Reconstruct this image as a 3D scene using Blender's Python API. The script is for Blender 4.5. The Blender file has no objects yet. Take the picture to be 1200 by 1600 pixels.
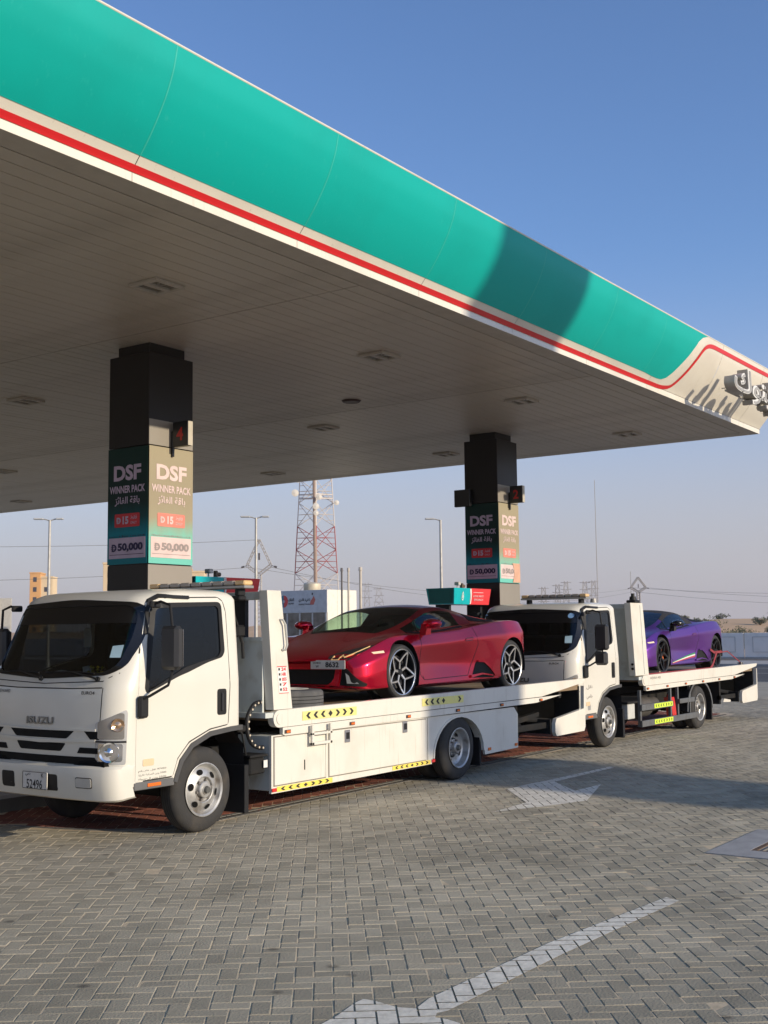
import bpy, bmesh, math, random
import numpy as np
from mathutils import Vector, Matrix
from mathutils.bvhtree import BVHTree
PI = math.pi; R = math.radians
random.seed(7)
C = bpy.context.scene.collection
sc = bpy.context.scene

# ------------------------------------------------------------------ camera
yaw, pitch, roll = R(35.133), R(5.7395), R(-0.6385)
fw = Vector((math.cos(yaw)*math.cos(pitch), math.sin(yaw)*math.cos(pitch), math.sin(pitch)))
rt = Vector((math.sin(yaw), -math.cos(yaw), 0)); up = rt.cross(fw)
r2 = rt*math.cos(roll)+up*math.sin(roll); u2 = -rt*math.sin(roll)+up*math.cos(roll)
cam = bpy.data.cameras.new('camera'); cam.sensor_fit = 'VERTICAL'; cam.sensor_height = 24
cam.lens = 1860/1600*24; cam.clip_start = 0.1; cam.clip_end = 6000
co = bpy.data.objects.new('camera', cam); C.objects.link(co)
M = Matrix((r2, u2, -fw)).transposed().to_4x4(); M.translation = Vector((0, 0, 1.8)); co.matrix_world = M
sc.camera = co
# ------------------------------------------------------------------ world, sun, exposure
SUN = Vector((.08, -1, .29)).normalized()
w = bpy.data.worlds.new('World'); sc.world = w; w.use_nodes = True
nt = w.node_tree; bgn = nt.nodes['Background']
sky = nt.nodes.new('ShaderNodeTexSky'); sky.sky_type = 'NISHITA'; sky.sun_disc = False
sky.sun_elevation = math.asin(SUN.z); sky.sun_rotation = math.atan2(SUN.x, SUN.y)
sky.air_density = 1.0; sky.dust_density = 0.6; sky.ozone_density = 3.2; sky.altitude = 0
tcw = nt.nodes.new('ShaderNodeTexCoord'); sx = nt.nodes.new('ShaderNodeSeparateXYZ'); nt.links.new(tcw.outputs['Generated'], sx.inputs[0])
mh = nt.nodes.new('ShaderNodeMapRange'); mh.interpolation_type = 'SMOOTHERSTEP'; mh.inputs[1].default_value = -.02; mh.inputs[2].default_value = .34; mh.inputs[3].default_value = .88; mh.inputs[4].default_value = 0
nt.links.new(sx.outputs[2], mh.inputs[0])
mxs = nt.nodes.new('ShaderNodeMix'); mxs.data_type = 'RGBA'; nt.links.new(mh.outputs[0], mxs.inputs[0]); tn = nt.nodes.new('ShaderNodeMix'); tn.data_type = 'RGBA'; tn.blend_type = 'MULTIPLY'; tn.inputs[0].default_value = 1; tn.inputs[7].default_value = (1.05, 1.12, 1.32, 1); nt.links.new(sky.outputs[0], tn.inputs[6]); nt.links.new(tn.outputs[2], mxs.inputs[6]); mxs.inputs[7].default_value = (3.55, 3.25, 3.45, 1)   # dust haze low in the sky
nt.links.new(mxs.outputs[2], bgn.inputs[0]); bgn.inputs[1].default_value = 0.15
sl = bpy.data.lights.new('sun', 'SUN'); sl.energy = 4.7; sl.angle = R(0.53); sl.color = (1, .86, .66)
so = bpy.data.objects.new('sun', sl); C.objects.link(so); so.rotation_euler = SUN.to_track_quat('Z', 'Y').to_euler(); so.location = (0, -20, 20)
sc.view_settings.view_transform = 'Standard'; sc.view_settings.look = 'None'
sc.view_settings.exposure = 0.0; sc.view_settings.gamma = 1; sc.view_settings.use_curve_mapping = False
sc.cycles.max_bounces = 8; sc.cycles.transparent_max_bounces = 12; sc.cycles.use_denoising = True

# ------------------------------------------------------------------ materials
MC = {}
def mat(name, col, rough=.5, metal=0, coat=0, var=.07, scale=6, bump=0, bscale=60, emit=None, dirt=None, spec=None, streak=None):
    if name in MC: return MC[name]
    m = bpy.data.materials.new(name); m.use_nodes = True; n = m.node_tree.nodes; l = m.node_tree.links
    b = n['Principled BSDF']; b.inputs['Roughness'].default_value = rough; b.inputs['Metallic'].default_value = metal
    b.inputs['Coat Weight'].default_value = coat; b.inputs['Coat Roughness'].default_value = .04
    if spec is not None: b.inputs['Specular IOR Level'].default_value = spec
    tc = n.new('ShaderNodeTexCoord'); no = n.new('ShaderNodeTexNoise'); no.inputs['Scale'].default_value = scale; no.inputs['Detail'].default_value = 6
    l.new(tc.outputs['Object'], no.inputs['Vector'])
    mx = n.new('ShaderNodeMix'); mx.data_type = 'RGBA'
    c2 = dirt if dirt else tuple(max(0, c*(1-2*var)) for c in col)
    mx.inputs[6].default_value = (*[min(1, c*(1+var*.5)) for c in col], 1); mx.inputs[7].default_value = (*c2, 1)
    rp = n.new('ShaderNodeMapRange'); rp.inputs[1].default_value = .35 if not dirt else .5; rp.inputs[2].default_value = .75
    l.new(no.outputs[0], rp.inputs[0])
    l.new(rp.outputs[0], mx.inputs[0]); out = mx.outputs[2]
    if streak:   # thin run-off streaks and scuffs
        mpn = n.new('ShaderNodeMapping'); mpn.inputs['Scale'].default_value = (26, 26, 1.6); l.new(tc.outputs['Object'], mpn.inputs[0]); ns = n.new('ShaderNodeTexNoise'); ns.inputs['Scale'].default_value = 1; ns.inputs['Detail'].default_value = 3; l.new(mpn.outputs[0], ns.inputs['Vector'])
        r3 = n.new('ShaderNodeMapRange'); r3.inputs[1].default_value = .62; r3.inputs[2].default_value = .80; r3.inputs[4].default_value = .55; l.new(ns.outputs[0], r3.inputs[0])
        m3 = n.new('ShaderNodeMix'); m3.data_type = 'RGBA'; l.new(r3.outputs[0], m3.inputs[0]); l.new(out, m3.inputs[6]); m3.inputs[7].default_value = (*streak, 1); out = m3.outputs[2]
    l.new(out, b.inputs['Base Color'])
    if bump:
        n2 = n.new('ShaderNodeTexNoise'); n2.inputs['Scale'].default_value = bscale; n2.inputs['Detail'].default_value = 5; l.new(tc.outputs['Object'], n2.inputs['Vector'])
        bp = n.new('ShaderNodeBump'); bp.inputs['Strength'].default_value = bump; bp.inputs['Distance'].default_value = .01
        l.new(n2.outputs[0], bp.inputs['Height']); l.new(bp.outputs[0], b.inputs['Normal'])
    rr = n.new('ShaderNodeMapRange'); rr.inputs[3].default_value = rough*.85; rr.inputs[4].default_value = min(1, rough*1.25)
    l.new(no.outputs[0], rr.inputs[0]); l.new(rr.outputs[0], b.inputs['Roughness'])
    if emit: b.inputs['Emission Color'].default_value = (*col, 1); b.inputs['Emission Strength'].default_value = emit
    MC[name] = m; return m
def glass(name, tint, mixf=.12):
    if name in MC: return MC[name]
    m = bpy.data.materials.new(name); m.use_nodes = True; n = m.node_tree.nodes; l = m.node_tree.links
    n.remove(n['Principled BSDF']); t = n.new('ShaderNodeBsdfTransparent'); t.inputs[0].default_value = (*tint, 1)
    g = n.new('ShaderNodeBsdfGlossy'); g.inputs['Roughness'].default_value = .02; g.inputs[0].default_value = (.85, .9, .95, 1)
    fr = n.new('ShaderNodeFresnel'); gq = n.new('ShaderNodeNewGeometry'); iq = n.new('ShaderNodeMapRange'); iq.inputs[3].default_value = 1.5; iq.inputs[4].default_value = 1/1.5; l.new(gq.outputs['Backfacing'], iq.inputs[0]); l.new(iq.outputs[0], fr.inputs[0])
    mx = n.new('ShaderNodeMixShader'); l.new(fr.outputs[0], mx.inputs[0]); l.new(t.outputs[0], mx.inputs[1]); l.new(g.outputs[0], mx.inputs[2])
    l.new(mx.outputs[0], n['Material Output'].inputs[0]); MC[name] = m; return m
WHITE = mat('truck_paint', (.66, .635, .56), .3, 0, .5, .03, 2)
BODYW = mat('body_panel_paint', (.66, .63, .555), .4, 0, .2, .05, 2.5, dirt=(.60, .56, .48), streak=(.36, .29, .20))
GREYW = mat('headboard_grey_paint', (.50, .53, .50), .5, 0, 0, .1, 5, dirt=(.36, .35, .3))
BLK = mat('black_plastic', (.016, .016, .017), .5, spec=.25)
TRIM = mat('satin_black_trim', (.03, .03, .032), .38)
RUB = mat('tyre_rubber', (.028, .027, .026), .8, bump=.3, bscale=90, dirt=(.06, .052, .042))
CHAS = mat('chassis_black', (.016, .016, .016), .7, bump=.2, dirt=(.03, .026, .022), spec=.15)
DKGREY = mat('dark_grey_frame_paint', (.10, .105, .11), .5, dirt=(.07, .065, .06))
STEEL = mat('silver_wheel_paint', (.46, .455, .44), .38, .6, dirt=(.24, .21, .18), scale=9)
CHROME = mat('chrome', (.8, .8, .8), .12, 1)
ORANGE = mat('amber_lens', (.75, .16, .02), .25, coat=.5)
REDP = mat('red_plastic', (.62, .03, .025), .35, coat=.3)
YEL = mat('yellow_tape', (.78, .62, .10), .45, dirt=(.6, .47, .12))
PYEL = mat('pale_yellow_tape', (.72, .66, .22), .45, dirt=(.6, .55, .3))
LIME = mat('lime_reflective_tape', (.62, .78, .06), .4)
SEAM = mat('panel_gap', (.03, .028, .025), .9)
GLD = glass('tinted_glass', (.30, .33, .32)); GLC = glass('windscreen_glass', (.37, .40, .39)); GLG = glass('car_glass', (.66, .82, .68)); GLK = glass('side_glass_dark', (.09, .095, .10))
LENS = glass('lamp_lens', (.85, .87, .9))
INK = mat('interior_black', (.010, .010, .010), .8, spec=.08)
PAPER = mat('white_print', (.72, .70, .66), .6)
INKP = mat('black_print', (.02, .02, .02), .6)

# ------------------------------------------------------------------ geometry helpers
class MB:
    def __init__(s): s.v = []; s.f = []
    def add(s, v, f):
        o = len(s.v); s.v += [tuple(p) for p in v]; s.f += [tuple(i+o for i in q) for q in f]; return s
    def box(s, x0, x1, y0, y1, z0, z1, b=0, m=None):
        hx, hy, hz = (x1-x0)/2, (y1-y0)/2, (z1-z0)/2; c = Vector(((x0+x1)/2, (y0+y1)/2, (z0+z1)/2))
        if b <= 0:
            v = [Vector((i*hx, j*hy, k*hz)) for i in (-1, 1) for j in (-1, 1) for k in (-1, 1)]
            f = [(0, 1, 3, 2), (4, 6, 7, 5), (0, 4, 5, 1), (2, 3, 7, 6), (0, 2, 6, 4), (1, 5, 7, 3)]
        else:
            b = min(b, hx*.9, hy*.9, hz*.9); bm = bmesh.new()
            for i in (-1, 1):
                for j in (-1, 1):
                    for k in (-1, 1):
                        bm.verts.new((i*hx, j*(hy-b), k*(hz-b))); bm.verts.new((i*(hx-b), j*hy, k*(hz-b))); bm.verts.new((i*(hx-b), j*(hy-b), k*hz))
            bmesh.ops.convex_hull(bm, input=bm.verts[:])
            bmesh.ops.dissolve_limit(bm, angle_limit=.01, verts=bm.verts[:], edges=bm.edges[:])
            bm.verts.index_update(); v = [q.co.copy() for q in bm.verts]; f = [[q.index for q in g.verts] for g in bm.faces]; bm.free()
        return s.add([(m @ p if m else p)+c for p in v], f)
    def cyl(s, p0, p1, r0, r1=None, n=12, caps=True):
        p0 = Vector(p0); p1 = Vector(p1); r1 = r0 if r1 is None else r1; d = (p1-p0)
        q = d.to_track_quat('Z', 'Y'); a = q @ Vector((1, 0, 0)); b = q @ Vector((0, 1, 0)); v = []
        for p, r in ((p0, r0), (p1, r1)):
            v += [p+(a*math.cos(2*PI*i/n)+b*math.sin(2*PI*i/n))*r for i in range(n)]
        f = [(i, (i+1) % n, n+(i+1) % n, n+i) for i in range(n)]
        if caps: f += [tuple(range(n))[::-1], tuple(range(n, 2*n))]
        return s.add(v, f)
    def tube(s, pts, r, n=8, closed=False):
        P = [Vector(p) for p in pts]; N = len(P); v = []; f = []; a = None
        for i in range(N):
            if closed: t = P[(i+1) % N]-P[i-1]
            else: t = P[min(i+1, N-1)]-P[max(i-1, 0)]
            t.normalize()
            if a is None: a = t.orthogonal().normalized()
            a = (a-t*a.dot(t)).normalized(); b = t.cross(a); rr = r[i] if hasattr(r, '__len__') else r
            v += [P[i]+(a*math.cos(2*PI*k/n)+b*math.sin(2*PI*k/n))*rr for k in range(n)]
        for i in range(N if closed else N-1):
            j = (i+1) % N
            f += [(i*n+k, i*n+(k+1) % n, j*n+(k+1) % n, j*n+k) for k in range(n)]
        if not closed: f += [tuple(range(n))[::-1], tuple(range((N-1)*n, N*n))]
        return s.add(v, f)
    def lathe(s, prof, c=(0, 0, 0), n=32, axis='y'):     # prof: (radius, offset along axis)
        c = Vector(c); v = []; f = []; k = len(prof)
        for i in range(n):
            a = 2*PI*i/n
            for r, h in prof:
                if axis == 'y': p = Vector((r*math.cos(a), h, r*math.sin(a)))
                elif axis == 'z': p = Vector((r*math.cos(a), r*math.sin(a), h))
                else: p = Vector((h, r*math.cos(a), r*math.sin(a)))
                v.append(p+c)
        for i in range(n):
            j = (i+1) % n
            f += [(i*k+q, i*k+q+1, j*k+q+1, j*k+q) for q in range(k-1)]
        return s.add(v, f)
    def prism(s, poly, a0, a1, plane='xz'):
        def P(u, v, a): return {'xz': (u, a, v), 'yz': (a, u, v), 'xy': (u, v, a)}[plane]
        n = len(poly); v = [P(u, q, a0) for u, q in poly]+[P(u, q, a1) for u, q in poly]
        return s.add(v, [tuple(range(n)), tuple(range(2*n-1, n-1, -1))]+[(i, i+n, (i+1) % n+n, (i+1) % n) for i in range(n)])
    def xf(s, m): s.v = [tuple(m @ Vector(p)) for p in s.v]; return s
    def mesh(s, name, smooth=35):
        me = bpy.data.meshes.new(name); me.from_pydata(s.v, [], s.f)
        if smooth:
            bm = bmesh.new(); bm.from_mesh(me); bmesh.ops.recalc_face_normals(bm, faces=bm.faces[:]); bm.to_mesh(me); bm.free()
            me.shade_smooth(); me.set_sharp_from_angle(angle=R(smooth))
        return me
def tag(o, label=None, cat=None, group=None, kind=None):
    if label: o['label'] = label
    if cat: o['category'] = cat
    if group: o['group'] = group
    if kind: o['kind'] = kind
    return o
def ob(name, g, m, parent=None, loc=None, rot=None, smooth=35):
    me = g.mesh(name, smooth) if isinstance(g, MB) else g
    if m is not None:
        ix = [p.material_index for p in me.polygons] if isinstance(m, (list, tuple)) else None
        me.materials.clear()
        for q in (m if isinstance(m, (list, tuple)) else [m]): me.materials.append(q)
    if m is not None and ix: me.polygons.foreach_set('material_index', ix)
    o = bpy.data.objects.new(name, me); C.objects.link(o)
    if parent: o.parent = parent
    if loc: o.location = loc
    if rot: o.rotation_euler = rot
    return o
def em(name, loc=(0, 0, 0), rz=0, parent=None):
    o = bpy.data.objects.new(name, None); C.objects.link(o); o.location = loc; o.rotation_euler = (0, 0, rz); o.empty_display_size = .2
    if parent: o.parent = parent
    return o
def copy_tree(o, parent=None):
    c = o.copy(); C.objects.link(c); c.parent = parent
    for ch in [q for q in bpy.data.objects if q.parent == o and q != c]: copy_tree(ch, c)
    return c
def evald(o):
    bpy.context.view_layer.update(); dg = bpy.context.evaluated_depsgraph_get()
    me = bpy.data.meshes.new_from_object(o.evaluated_get(dg)); return me
AR = {'ا': 'ﺍﺎﺍﺎ', 'ب': 'ﺏﺐﺑﺒ', 'ق': 'ﻕﻖﻗﻘ', 'ة': 'ﺓﺔﺓﺔ', 'ل': 'ﻝﻞﻟﻠ', 'ف': 'ﻑﻒﻓﻔ', 'ئ': 'ﺉﺊﺋﺌ', 'ز': 'ﺯﺰﺯﺰ', 'ط': 'ﻁﻂﻃﻄ', 'ي': 'ﻱﻲﻳﻴ', 'ن': 'ﻥﻦﻧﻨ', 'و': 'ﻭﻮﻭﻮ', 'ك': 'ﻙﻚﻛﻜ',
      'إ': 'ﺇﺈﺇﺈ', 'د': 'ﺩﺪﺩﺪ', 'ر': 'ﺭﺮﺭﺮ', 'ه': 'ﻩﻪﻫﻬ', 'ت': 'ﺕﺖﺗﺘ', 'م': 'ﻡﻢﻣﻤ', 'س': 'ﺱﺲﺳﺴ', 'ع': 'ﻉﻊﻋﻌ', 'ض': 'ﺽﺾﺿﻀ', 'ج': 'ﺝﺞﺟﺠ'}
def arab(s):
    out = ''; nj = 'اةزوإدر'
    for i, ch in enumerate(s):
        if ch not in AR: out += ch; continue
        pj = i > 0 and s[i-1] in AR and s[i-1] not in nj; nx = i+1 < len(s) and s[i+1] in AR and ch not in nj
        out += AR[ch][(3 if nx else 1) if pj else (2 if nx else 0)]
    return out[::-1]
TXC = {}
def text2d(s, width=None, height=None, weight=0, extrude=0, center=True):
    """mesh of a text in the xy plane; scaled to height of caps or to width"""
    cu = bpy.data.curves.new('lettering', 'FONT'); cu.body = s; cu.size = 1; cu.offset = weight; cu.extrude = extrude; cu.resolution_u = 3
    o = bpy.data.objects.new('lettering', cu); C.objects.link(o); me = evald(o); bpy.data.objects.remove(o); bpy.data.curves.remove(cu)
    co_ = np.empty(len(me.vertices)*3); me.vertices.foreach_get('co', co_); co_ = co_.reshape(-1, 3)
    mn, mx = co_.min(0), co_.max(0); sx = sy = None
    if width: sx = width/(mx[0]-mn[0])
    if height: sy = height/(mx[1]-mn[1])
    sx = sx or sy; sy = sy or sx
    v = (co_-(mn+mx)/2)*np.array([sx, sy, 1]); f = [tuple(p.vertices) for p in me.polygons]; bpy.data.meshes.remove(me)
    return v, f
def text_ob(name, s, m, parent, org, ux, uy, width=None, height=None, weight=.01, off=.002, depth=0):
    v, f = text2d(s, width, height, weight); ux = Vector(ux); uy = Vector(uy); nz = ux.cross(uy); org = Vector(org)
    g = MB(); g.add([org+ux*p[0]+uy*p[1]+nz*off for p in v], f)
    me = bpy.data.meshes.new(name); me.from_pydata(g.v, [], g.f)
    if depth:
        bm = bmesh.new(); bm.from_mesh(me); r = bmesh.ops.extrude_face_region(bm, geom=bm.faces[:])
        for q in r['geom']:
            if isinstance(q, bmesh.types.BMVert): q.co += nz*depth
        bmesh.ops.recalc_face_normals(bm, faces=bm.faces[:]); bm.to_mesh(me); bm.free()
    return ob(name, me, m, parent)
def clip(poly, x0, x1, y0, y1):
    def cut(P, ins, isec):
        o = []
        for i in range(len(P)):
            a, b = P[i-1], P[i]
            if ins(b):
                if not ins(a): o.append(isec(a, b))
                o.append(b)
            elif ins(a): o.append(isec(a, b))
        return o
    def X(x): return lambda a, b: (x, a[1]+(b[1]-a[1])*(x-a[0])/(b[0]-a[0]))
    def Y(y): return lambda a, b: (a[0]+(b[0]-a[0])*(y-a[1])/(b[1]-a[1]), y)
    for ins, i in ((lambda p: p[0] >= x0, X(x0)), (lambda p: p[0] <= x1, X(x1)), (lambda p: p[1] >= y0, Y(y0)), (lambda p: p[1] <= y1, Y(y1))):
        if not poly: return poly
        poly = cut(poly, ins, i)
    return poly
def rnd_poly(poly, r, n=5):
    """round the corners of a polygon"""
    out = []; N = len(poly)
    for i in range(N):
        p0, p, p1 = Vector(poly[i-1]), Vector(poly[i]), Vector(poly[(i+1) % N]); a = (p0-p); b = (p1-p)
        q = min(r, a.length*.45, b.length*.45); A = p+a.normalized()*q; B = p+b.normalized()*q
        for k in range(n+1):
            t = k/n; out.append(tuple(A*(1-t)**2+p*2*t*(1-t)+B*t*t))
    return out
class Surf:
    """lays flat outlines on a curved body; the outline gets its own thickness"""
    def __init__(s, me): s.b = BVHTree.FromPolygons([v.co.copy() for v in me.vertices], [tuple(p.vertices) for p in me.polygons])
    def hit(s, u, v, fr, off):
        o, U, V, D = fr; p = o+U*u+V*v; h = s.b.ray_cast(p, D)
        if h[0] is None:
            h = s.b.find_nearest(p+D*o.length*0+D*1.0)
        n = h[1]; n = -n if n.dot(D) > 0 else n
        return h[0]+n*off, n
    def lay(s, g, poly, fr, off=.003, res=.06, thick=None):
        xs = [p[0] for p in poly]; ys = [p[1] for p in poly]; x0 = min(xs); y0 = min(ys); idx = {}; vs = []; ns = []; fs = []
        nx = max(1, math.ceil((max(xs)-x0)/res)); ny = max(1, math.ceil((max(ys)-y0)/res))
        for i in range(nx):
            for j in range(ny):
                q = clip(poly, x0+i*res, x0+(i+1)*res, y0+j*res, y0+(j+1)*res)
                f = []
                for p in q:
                    k = (round(p[0], 4), round(p[1], 4))
                    if k not in idx:
                        P, N = s.hit(k[0], k[1], fr, off); idx[k] = len(vs); vs.append(P); ns.append(N)
                    if not f or f[-1] != idx[k]: f.append(idx[k])
                while len(f) > 1 and f[0] == f[-1]: f.pop()
                if len(set(f)) == len(f) and len(f) > 2: fs.append(f)
        bm = bmesh.new(); bv = [bm.verts.new(p) for p in vs]; bm.verts.ensure_lookup_table()
        for f in fs:
            try: bm.faces.new([bv[i] for i in f])
            except ValueError: pass
        bmesh.ops.recalc_face_normals(bm, faces=bm.faces[:]); bm.verts.index_update()
        D = fr[3]; bm.normal_update()
        tot = sum((f.normal.dot(D)*f.calc_area() for f in bm.faces), 0)
        if tot > 0: bmesh.ops.reverse_faces(bm, faces=bm.faces[:])
        th = off+.004 if thick is None else thick
        be = [e for e in bm.edges if e.is_boundary]; F = [[v.index for v in f.verts] for f in bm.faces]; n0 = len(vs)
        vs2 = list(vs); low = {}
        for e in be:
            q = []
            for v in e.verts:
                if v.index not in low: low[v.index] = len(vs2); vs2.append(vs[v.index]-ns[v.index]*th)
                q.append(v.index)
            F.append([q[0], q[1], low[q[1]], low[q[0]]])
        bm.free(); g.add(vs2, F); return g
    def verts(s, pts, fr, off): return [s.hit(p[0], p[1], fr, off)[0] for p in pts]
def frame(o, U, V, D): return (Vector(o), Vector(U), Vector(V), Vector(D).normalized())
def strip(path, w):
    """thin closed outline around a polyline"""
    L = []; Rr = []; P = [Vector(p) for p in path]
    for i, p in enumerate(P):
        t = (P[min(i+1, len(P)-1)]-P[max(i-1, 0)]).normalized(); n = Vector((-t.y, t.x))*w/2; L.append(tuple(p+n)); Rr.append(tuple(p-n))
    return L+Rr[::-1]

# ================================================================== SETTING
def ground_mat(name, c1, c2, scale, rough=.95, bump=.3, stain=None, c3=None, bscale=40):
    m = bpy.data.materials.new(name); m.use_nodes = True; n = m.node_tree.nodes; l = m.node_tree.links; b = n['Principled BSDF']; b.inputs['Roughness'].default_value = rough
    b.inputs['Specular IOR Level'].default_value = .25
    tc = n.new('ShaderNodeTexCoord'); geo = n.new('ShaderNodeNewGeometry')
    no = n.new('ShaderNodeTexNoise'); no.inputs['Scale'].default_value = scale; no.inputs['Detail'].default_value = 8; l.new(geo.outputs['Position'], no.inputs['Vector'])
    mx = n.new('ShaderNodeMix'); mx.data_type = 'RGBA'; mx.inputs[6].default_value = (*c1, 1); mx.inputs[7].default_value = (*c2, 1)
    rp = n.new('ShaderNodeMapRange'); rp.inputs[1].default_value = .3; rp.inputs[2].default_value = .7; l.new(no.outputs[0], rp.inputs[0]); l.new(rp.outputs[0], mx.inputs[0]); out = mx.outputs[2]
    if stain:   # shallow stains and drips, with shapes of their own
        s = n.new('ShaderNodeTexNoise'); s.inputs['Scale'].default_value = 1.1; s.inputs['Detail'].default_value = 3; l.new(geo.outputs['Position'], s.inputs['Vector'])
        s2 = n.new('ShaderNodeMapRange'); s2.inputs[1].default_value = .55; s2.inputs[2].default_value = .72; s2.inputs[4].default_value = .5; l.new(s.outputs[0], s2.inputs[0])
        m2 = n.new('ShaderNodeMix'); m2.data_type = 'RGBA'; l.new(s2.outputs[0], m2.inputs[0]); l.new(out, m2.inputs[6]); m2.inputs[7].default_value = (*stain, 1); out = m2.outputs[2]
        s = n.new('ShaderNodeTexVoronoi'); s.inputs['Scale'].default_value = 2.6; s.inputs['Randomness'].default_value = 1; l.new(geo.outputs['Position'], s.inputs['Vector'])
        s3 = n.new('ShaderNodeMapRange'); s3.inputs[1].default_value = .05; s3.inputs[2].default_value = .12; s3.inputs[3].default_value = .6; s3.inputs[4].default_value = 0; l.new(s.outputs[0], s3.inputs[0])
        m3 = n.new('ShaderNodeMix'); m3.data_type = 'RGBA'; l.new(s3.outputs[0], m3.inputs[0]); l.new(out, m3.inputs[6]); m3.inputs[7].default_value = (.05, .045, .04, 1); out = m3.outputs[2]
    if stain:
        s = n.new('ShaderNodeTexNoise'); s.inputs['Scale'].default_value = .32; s.inputs['Detail'].default_value = 4; l.new(geo.outputs['Position'], s.inputs['Vector'])
        s5 = n.new('ShaderNodeMapRange'); s5.inputs[1].default_value = .3; s5.inputs[2].default_value = .7; s5.inputs[3].default_value = .80; s5.inputs[4].default_value = 1.16; l.new(s.outputs[0], s5.inputs[0])
        c5 = n.new('ShaderNodeCombineColor'); [l.new(s5.outputs[0], c5.inputs[i]) for i in range(3)]
        m5 = n.new('ShaderNodeMix'); m5.data_type = 'RGBA'; m5.blend_type = 'MULTIPLY'; m5.inputs[0].default_value = 1; l.new(out, m5.inputs[6]); l.new(c5.outputs[0], m5.inputs[7]); out = m5.outputs[2]
    if c3:   # each paver slightly different
        at = n.new('ShaderNodeAttribute'); at.attribute_name = 'shade'; oi = n.new('ShaderNodeObjectInfo')
        ad = n.new('ShaderNodeMath'); l.new(at.outputs['Fac'], ad.inputs[0]); l.new(oi.outputs['Random'], ad.inputs[1])
        fr = n.new('ShaderNodeMath'); fr.operation = 'FRACT'; l.new(ad.outputs[0], fr.inputs[0])
        m4 = n.new('ShaderNodeMix'); m4.data_type = 'RGBA'; m4.blend_type = 'MULTIPLY'; m4.inputs[0].default_value = 1
        rr = n.new('ShaderNodeMapRange'); rr.inputs[3].default_value = .84; rr.inputs[4].default_value = 1.12; l.new(fr.outputs[0], rr.inputs[0])
        cc = n.new('ShaderNodeCombineColor'); [l.new(rr.outputs[0], cc.inputs[i]) for i in range(3)]
        l.new(out, m4.inputs[6]); l.new(cc.outputs[0], m4.inputs[7]); out = m4.outputs[2]
    l.new(out, b.inputs['Base Color'])
    n2 = n.new('ShaderNodeTexNoise'); n2.inputs['Scale'].default_value = bscale; n2.inputs['Detail'].default_value = 6; l.new(geo.outputs['Position'], n2.inputs['Vector'])
    bp = n.new('ShaderNodeBump'); bp.inputs['Strength'].default_value = bump; bp.inputs['Distance'].default_value = .008; l.new(n2.outputs[0], bp.inputs['Height']); l.new(bp.outputs[0], b.inputs['Normal'])
    MC[name] = m; return m
PAV = ground_mat('grey_concrete_paver', (.41, .37, .29), (.325, .295, .23), 3, stain=(.23, .21, .165), c3=1, bscale=70, bump=.5)
PAVR = ground_mat('red_concrete_paver', (.30, .105, .07), (.20, .075, .055), 3, stain=(.10, .05, .04), c3=1, bscale=70, bump=.5)
SAND = ground_mat('joint_sand', (.60, .50, .36), (.44, .36, .26), 14)
FARP = ground_mat('distant_paving', (.41, .37, .29), (.325, .295, .23), 1.2)
ASPH = ground_mat('asphalt', (.10, .10, .10), (.07, .07, .072), .7)
PAINT = ground_mat('white_road_paint', (.84, .80, .71), (.62, .59, .52), 16, rough=.7, stain=(.48, .45, .38))
CONC = ground_mat('pale_concrete', (.42, .40, .37), (.33, .315, .29), 3)
DSAND = ground_mat('desert_sand', (.72, .47, .26), (.56, .37, .21), .05, bump=1, bscale=1.5)

# boundary between grey and red paving, a slot drain along it
def yb(x): return 8.16+.033*(x-9)+.75*np.clip((8.6-x), 0, 3)**4
XR = 25.0
def sheet(name, pts, z, m, kind='structure', t=0):
    g = MB(); g.add([(x, y, z) for x, y in pts], [tuple(range(len(pts)))]); o = ob(name, g, m, smooth=0); return tag(o, kind=kind)
base = sheet('paving_bed', [(-30, -40), (39.6, -40), (39.6, 90), (-30, 90)], -.0030, SAND)

# herringbone pavers, 200 x 100 mm, laid diagonally
A0 = R(-52); ax = np.array([math.cos(A0), math.sin(A0)]); bx = np.array([-math.sin(A0), math.cos(A0)]); U = .1
def lattice():
    out = []; rng = np.arange(-430, 430)
    I, J = np.meshgrid(rng, rng, indexing='ij')
    for res, hor in ((0, True), (3, False)):
        m = ((I-J) % 4) == res; i = I[m]; j = J[m]
        ca = (i+1.0) if hor else (i+.5); cb = (j+.5) if hor else (j+1.0)
        x = 10+(ca*ax[0]+cb*bx[0])*U; y = 6+(ca*ax[1]+cb*bx[1])*U
        out.append(np.stack([x, y, np.full(len(x), 1. if hor else 0.)], 1))
    return np.concatenate(out)
Lt = lattice(); ang = np.degrees(np.arctan2(Lt[:, 1], Lt[:, 0])); dist = np.hypot(Lt[:, 0], Lt[:, 1])
fan = (ang > 35.1-30) & (ang < 35.1+30) & (dist > 2.9) & (dist < 33) & (Lt[:, 0] < 39)
DR = (9.48, 10.80, 2.23, 3.55)    # concrete surround of the drain grate
fan &= ~((Lt[:, 0] > DR[0]-.03) & (Lt[:, 0] < DR[1]+.03) & (Lt[:, 1] > DR[2]-.03) & (Lt[:, 1] < DR[3]+.03))
ybv = yb(Lt[:, 0]); offb = (ybv-8.16)*.12; red = (Lt[:, 1] > ybv+.13+offb) & (Lt[:, 0] < XR); grey = (Lt[:, 1] < ybv-.06-offb) | (Lt[:, 0] > XR+.1)
SP = []   # pavers near the camera that the paint markings lie on
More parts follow.
